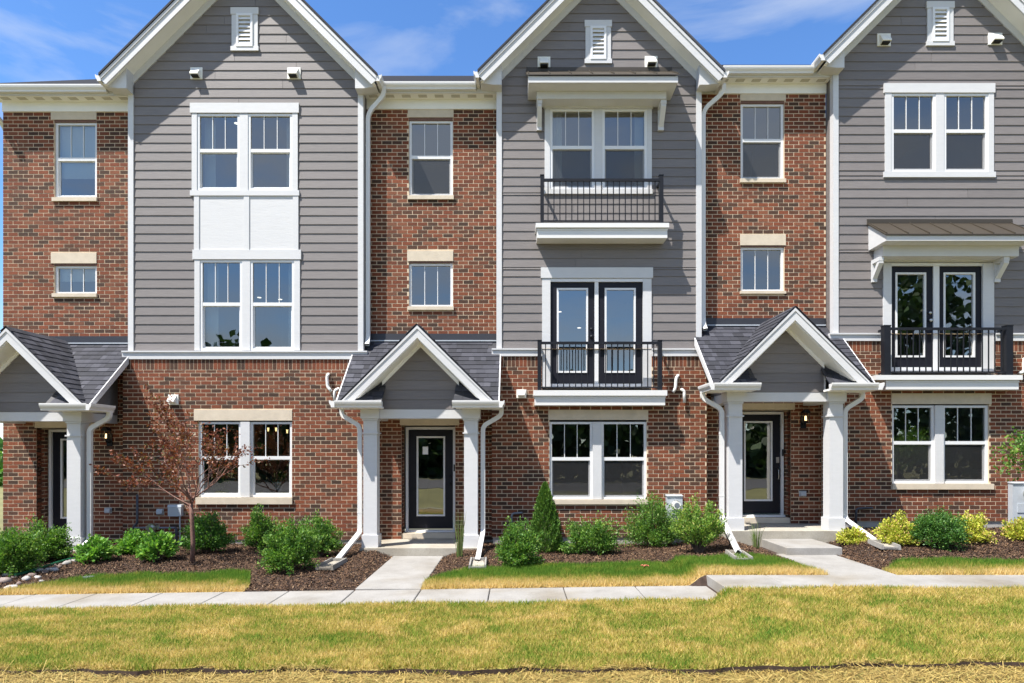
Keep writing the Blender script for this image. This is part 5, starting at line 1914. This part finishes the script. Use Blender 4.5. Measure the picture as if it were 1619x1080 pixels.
def lantern(u, v, label):
    y = YB
    x, z = X(u, y - 0.1), Z(v, y - 0.1)
    root = thing("wall_lantern", (x, y, z), label, "wall lamp", "black wall lanterns in the porches")
    MB().box(x - 0.055, x + 0.055, y - 0.025, y - 0.008, z - 0.20, z + 0.04).build("back_plate", "black_metal", root)
    MB().tube(round_path([(x, y - 0.02, z - 0.13), (x, y - 0.12, z - 0.13), (x, y - 0.12, z - 0.09)], 0.04), 0.014, 8).build("arm", "black_metal", root)
    mb = MB()
    c = (x, y - 0.12)
    mb.box(c[0] - 0.06, c[0] + 0.06, c[1] - 0.06, c[1] + 0.06, z - 0.095, z - 0.078)
    mb.prism([(c[0] - 0.075, z + 0.10), (c[0] + 0.075, z + 0.10), (c[0] + 0.02, z + 0.17), (c[0] - 0.02, z + 0.17)], 'y', c[1] - 0.075, c[1] + 0.075)
    for sx in (-1, 1):
        for sy in (-1, 1):
            mb.box(c[0] + sx * 0.052 - 0.006, c[0] + sx * 0.052 + 0.006, c[1] + sy * 0.052 - 0.006, c[1] + sy * 0.052 + 0.006, z - 0.078, z + 0.10)
    mb.build("cage", "black_metal", root)
    MB().cyl((c[0], c[1], z - 0.05), 'z', 0.024, 0.09, 10, 0.016).build("bulb", "lamp_warm", root, smooth_=True)


lantern(169, 689, "lit black wall lantern beside the door of the left porch")
lantern(1273, 661, "lit black wall lantern right of the door of the right porch")


def meter(u0, u1, v0, v1, label, y=YL, dial=(0.5, 0.75), conduit=True, grp="grey electric meters"):
    x0, x1, z1, z0 = X(u0, y), X(u1, y), Z(v0, y), Z(v1, y)
    root = thing("electric_meter", ((x0 + x1) / 2, y, z0), label, "electric meter", grp)
    w = x1 - x0
    MB().box(x0, x1, y - 0.13, y - 0.010, z0, z1).build("cabinet", "grey_box", root)
    MB().prism([(y - 0.15, z1), (y - 0.15, z1 + 0.012), (y - 0.010, z1 + 0.03), (y - 0.010, z1)], 'x', x0 - 0.01, x1 + 0.01).build("cabinet_lid", "grey_box", root)
    cx, cz = x0 + w * dial[0], z0 + (z1 - z0) * dial[1]
    MB().cyl((cx, y - 0.15, cz), 'y', 0.092, 0.021, 24).build("meter_ring", "steel", root)
    MB().cyl((cx, y - 0.25, cz), 'y', 0.075, 0.1, 24).build("meter_glass", "cream_plastic", root)
    MB().cyl((cx, y - 0.253, cz), 'y', 0.052, 0.004, 20).build("meter_face", "grey_pipe", root)
    if w > 0.28:
        MB().box(x0 + w * 0.15, x1 - w * 0.12, y - 0.142, y - 0.13, z0 + (z1 - z0) * 0.30, z0 + (z1 - z0) * 0.52).build("cover_plate", "grey_box", root)
    if conduit:
        MB().cyl(((x0 + x1) / 2, y - 0.07, z0 - 0.45), 'z', 0.03, 0.45).build("conduit", "grey_box", root)


meter(1052, 1076.5, 784, 824, "grey electric meter between two shrubs right of the middle ground floor window", dial=(0.55, 0.66))
meter(1593, 1640, 764, 829, "large grey electric meter cabinet at the right frame edge", dial=(0.5, 0.76))

# utility box, gas regulator and pipes on the left townhouse
y = YL
t = thing("utility_box", (X(280), y, Z(816)), "grey utility box on a thin pipe beside the red leaved tree", "utility box")
MB().box(X(270, y), X(290.5, y), y - 0.11, y - 0.010, Z(815.5, y), Z(801, y)).build("box_body", "grey_box", t)
MB().prism([(y - 0.115, Z(801.5, y)), (y - 0.10, Z(797.5, y)), (y - 0.010, Z(797.5, y)), (y - 0.010, Z(801.5, y))], 'x', X(269.5, y), X(291, y)).build("lid", "grey_box", t)
MB().cyl((X(287, y), y - 0.06, Z(860, y)), 'z', 0.014, Z(815.5, y) - Z(860, y)).build("conduit", "grey_box", t)

t = thing("gas_regulator", (X(241), y - 0.12, Z(838)), "gas regulator and dark pipes low on the brick of the left townhouse", "gas regulator")
yy = y - 0.11
MB().tube(round_path([(X(217, yy), yy, Z(782, yy)), (X(217, yy), yy, Z(828, yy)), (X(211, yy), yy, Z(832, yy)), (X(211, yy), yy, Z(852, yy))], 0.06), 0.022, 8).build("gas_pipe", "dark_pipe", t, smooth_=True)
MB().tube([(X(213, yy), yy, Z(834.5, yy)), (X(276, yy), yy, Z(834.5, yy))], 0.018, 8).build("gas_pipe", "grey_pipe", t)
MB().tube(round_path([(X(276, yy), yy, Z(834.5, yy)), (X(279, yy), yy, Z(836, yy)), (X(279.5, yy), yy, Z(864, yy))], 0.05), 0.022, 8).build("gas_pipe", "dark_pipe", t, smooth_=True)
MB().cyl((X(241, yy), yy - 0.05, Z(834.5, yy)), 'y', 0.085, 0.06, 18).cyl((X(241, yy), yy - 0.09, Z(834.5, yy)), 'y', 0.045, 0.04, 14).build("regulator_body", "steel", t)
MB().cyl((X(233, yy), yy, Z(834.5, yy) - 0.035), 'z', 0.03, 0.07, 12).cyl((X(250, yy), yy, Z(834.5, yy) - 0.035), 'z', 0.03, 0.08, 12).build("fitting", "steel", t)

for u, v, yy, lab in ((172, 807, YB, "small grey outlet cover on brick beside the left porch door"), (254, 809, YL, "small grey outlet cover left of the utility box"),
                      (1268.5, 780.5, YB, "small grey outlet cover under the lantern of the right porch"), (743, 800, YB, "small grey outlet cover low on the brick right of the middle porch door")):
    x, z = X(u, yy), Z(v, yy)
    t = thing("outlet_cover", (x, yy, z), lab, "outlet cover", "weatherproof outlet covers on the brick")
    MB().box(x - 0.07, x + 0.07, yy - 0.022, yy - 0.010, z - 0.055, z + 0.055).build("base_plate", "grey_box", t)
    MB().prism([(yy - 0.023, z - 0.045), (yy - 0.065, z - 0.035), (yy - 0.055, z + 0.04), (yy - 0.023, z + 0.045)], 'x', x - 0.055, x + 0.055).build("flap", "grey_box", t)

for pts, mat, lab in (([(825, 811), (809, 812), (809, 838)], "grey_pipe", "bent grey conduit on brick left of the cone shaped evergreen"),
                      ([(1379, 803), (1354, 804), (1353, 828)], "dark_pipe", "bent dark pipe on brick right of the right porch column")):
    yy = YL - 0.05
    p3 = [(X(pts[0][0], YL), YL, Z(pts[0][1], YL)), *[(X(u, yy), yy, Z(v, yy)) for u, v in pts]]
    tag(MB().tube(round_path(p3, 0.06), 0.022, 8).build("conduit", mat, None, origin=p3[-1], smooth_=True), lab, "pipe")

x, y, z = hit(140, 917)
tag(MB().cyl((x, y, z + 0.02), 'z', 0.075, 0.035, 18).build("irrigation_lid", "grey_pipe", None, origin=(x, y, z)), "small dark round irrigation lid in the left grass strip", "lid")
x, y, z = hit(1020, 902)
mb = MB()
for k in range(5):
    a = k * 1.256
    mb.add([(x, y, z + 0.07), (x + 0.05 * math.cos(a), y + 0.05 * math.sin(a), z + 0.09), (x + 0.075 * math.cos(a + 0.5), y + 0.06 * math.sin(a + 0.5), z + 0.07), (x + 0.05 * math.cos(a + 1), y + 0.05 * math.sin(a + 1), z + 0.085)], [(0, 1, 2, 3)])
tag(mb.build("fallen_leaf", "leaf_litter", None, origin=(x, y, z)), "curled reddish fallen leaf on the middle grass strip", "leaf")

# inside the left ground floor window: pendant bulbs, potted plant, house plant
zc = 3.05
for (u, v, lab) in ((424, 678, "left warm hanging bulb seen through the left ground floor window"), (436.5, 678, "middle warm hanging bulb seen through the left ground floor window"), (454, 681, "right warm hanging bulb seen through the left ground floor window")):
    yy = 2.6
    x, z = X(u, yy), Z(v, yy)
    t = thing("pendant_lamp", (x, yy, zc), lab, "pendant lamp", "hanging bulbs inside the left ground floor room")
    MB().tube([(x, yy, z + 0.05), (x, yy, zc)], 0.006, 5).build("cord", "black_metal", t)
    MB().cyl((x, yy, z - 0.06), 'z', 0.015, 0.085, 10, 0.024).build("bulb", "lamp_warm", t, smooth_=True)
yy = 0.42
x, z = X(440.5, yy), Z(775, yy)
t = thing("potted_plant", (x, yy, z), "white pot with a leafy plant behind the left ground floor window", "potted plant")
MB().cyl((x, yy, z), 'z', 0.06, 0.17, 18, 0.078).build("pot", "terracotta_white", t, smooth_=False)
MB().box(x - 0.4, x + 0.25, yy - 0.12, yy + 0.2, z - 0.05, z - 0.002).build("shelf", "bark_brown", t)
P = np.array([x, yy, z + 0.17]) + RNG.normal(0, 0.05, (260, 3)) + np.array([0, 0, 0.08])
raw_mesh("foliage", leaf_quads(P, RNG.normal(0, 1, (260, 3)) + np.array([0, 0, 0.5]), 0.07 * RNG.uniform(0.6, 1.2, 260), 0.5), 4, "leaf_mid", t, (x, yy, z))
yy = 0.5
x, z = X(343, yy), Z(786, yy)
t = thing("house_plant", (x, yy, z), "broad leaved house plant behind the lower left sash of the left ground floor window", "house plant")
P = np.array([x, yy, z]) + np.stack([RNG.normal(0.0, 0.12, 120), RNG.normal(0, 0.06, 120), RNG.uniform(0.1, 0.62, 120)], -1)
raw_mesh("foliage", leaf_quads(P, RNG.normal(0, 1, (120, 3)) + np.array([0, 0, 0.3]), 0.20 * RNG.uniform(0.6, 1.2, 120), 0.45), 4, "leaf_light", t, (x, yy, z))
MB().cyl((x, yy, z - 0.35), 'z', 0.09, 0.42, 14, 0.11).build("pot", "grey_pipe", t)
# recessed ceiling lights in the rooms
for u, v, ceil, lab in ((373.5, 194.5, 9.0 - 0.05, "round ceiling light seen in the upper left sash of the top panelled window"), (435, 266, 8.0, None), (333, 421, 6.30, "round ceiling light in the top corner of the middle panelled window"),
                        (410, 470, 6.30, "left of two round ceiling lights in the right middle panelled window"), (443, 473, 6.30, "right of two round ceiling lights in the right middle panelled window"),
                        (669, 464.5, 6.35, "round ceiling light in the small square window above the middle porch"),
                        (885, 492.6, 6.80, "round ceiling light high in the left balcony door of the middle townhouse"), (915.7, 518, 6.80, "nearer round ceiling light low in the left balcony door of the middle townhouse")):
    if lab is None:
        continue
    D = FPX * (ceil - 0.02 - CAM_Z) / (CV - v)
    yy = D - CAM_D
    if not 0.3 < yy < 5.6:
        yy = 1.2
    x, z = X(u, yy), Z(v, yy)
    t = thing("ceiling_light", (x, yy, z), lab, "ceiling light", "recessed lights inside the rooms")
    MB().cyl((x, yy, z - 0.004), 'z', 0.05, 0.006, 18).build("trim_ring", "white_vinyl", t)
    MB().cyl((x, yy, z - 0.012), 'z', 0.038, 0.007, 18).build("lens", "lamp_white", t)

# ------------------------------------------------------------------ the wood across the road (seen in the glass)
n = 52000
xs = RNG.uniform(-75, 75, n)
hmax = 6.2 + 1.8 * np.sin(xs * 0.21) + 1.3 * np.sin(xs * 0.53 + 1) + 1.0 * np.sin(xs * 1.1 + 2) + 11.0 * np.exp(-((xs - 33) / 5.5) ** 4) - 3.5 * np.exp(-((xs - 43) / 3.0) ** 2) + 2.5 * np.exp(-((xs + 30) / 9) ** 2)
P = np.stack([xs, RNG.normal(-43, 2.0, n), hmax * RNG.uniform(0, 1, n) ** 0.75 - 0.2], -1)
P += RNG.normal(0, 0.35, P.shape)
tag(raw_mesh("far_wood", leaf_quads(P, RNG.normal(0, 1, (n, 3)), RNG.uniform(0.5, 1.1, n), 0.7), 4, "leaf_far"), kind="stuff")
# low green growth past the left end of the row
n = 9000
P = np.stack([RNG.uniform(-60, -18, n), RNG.normal(28, 1.5, n), RNG.uniform(-0.2, 2.6, n) * RNG.uniform(0.4, 1, n)], -1)
tag(raw_mesh("far_hedge", leaf_quads(P, RNG.normal(0, 1, (n, 3)), RNG.uniform(0.25, 0.6, n), 0.7), 4, "leaf_dark"), kind="stuff")
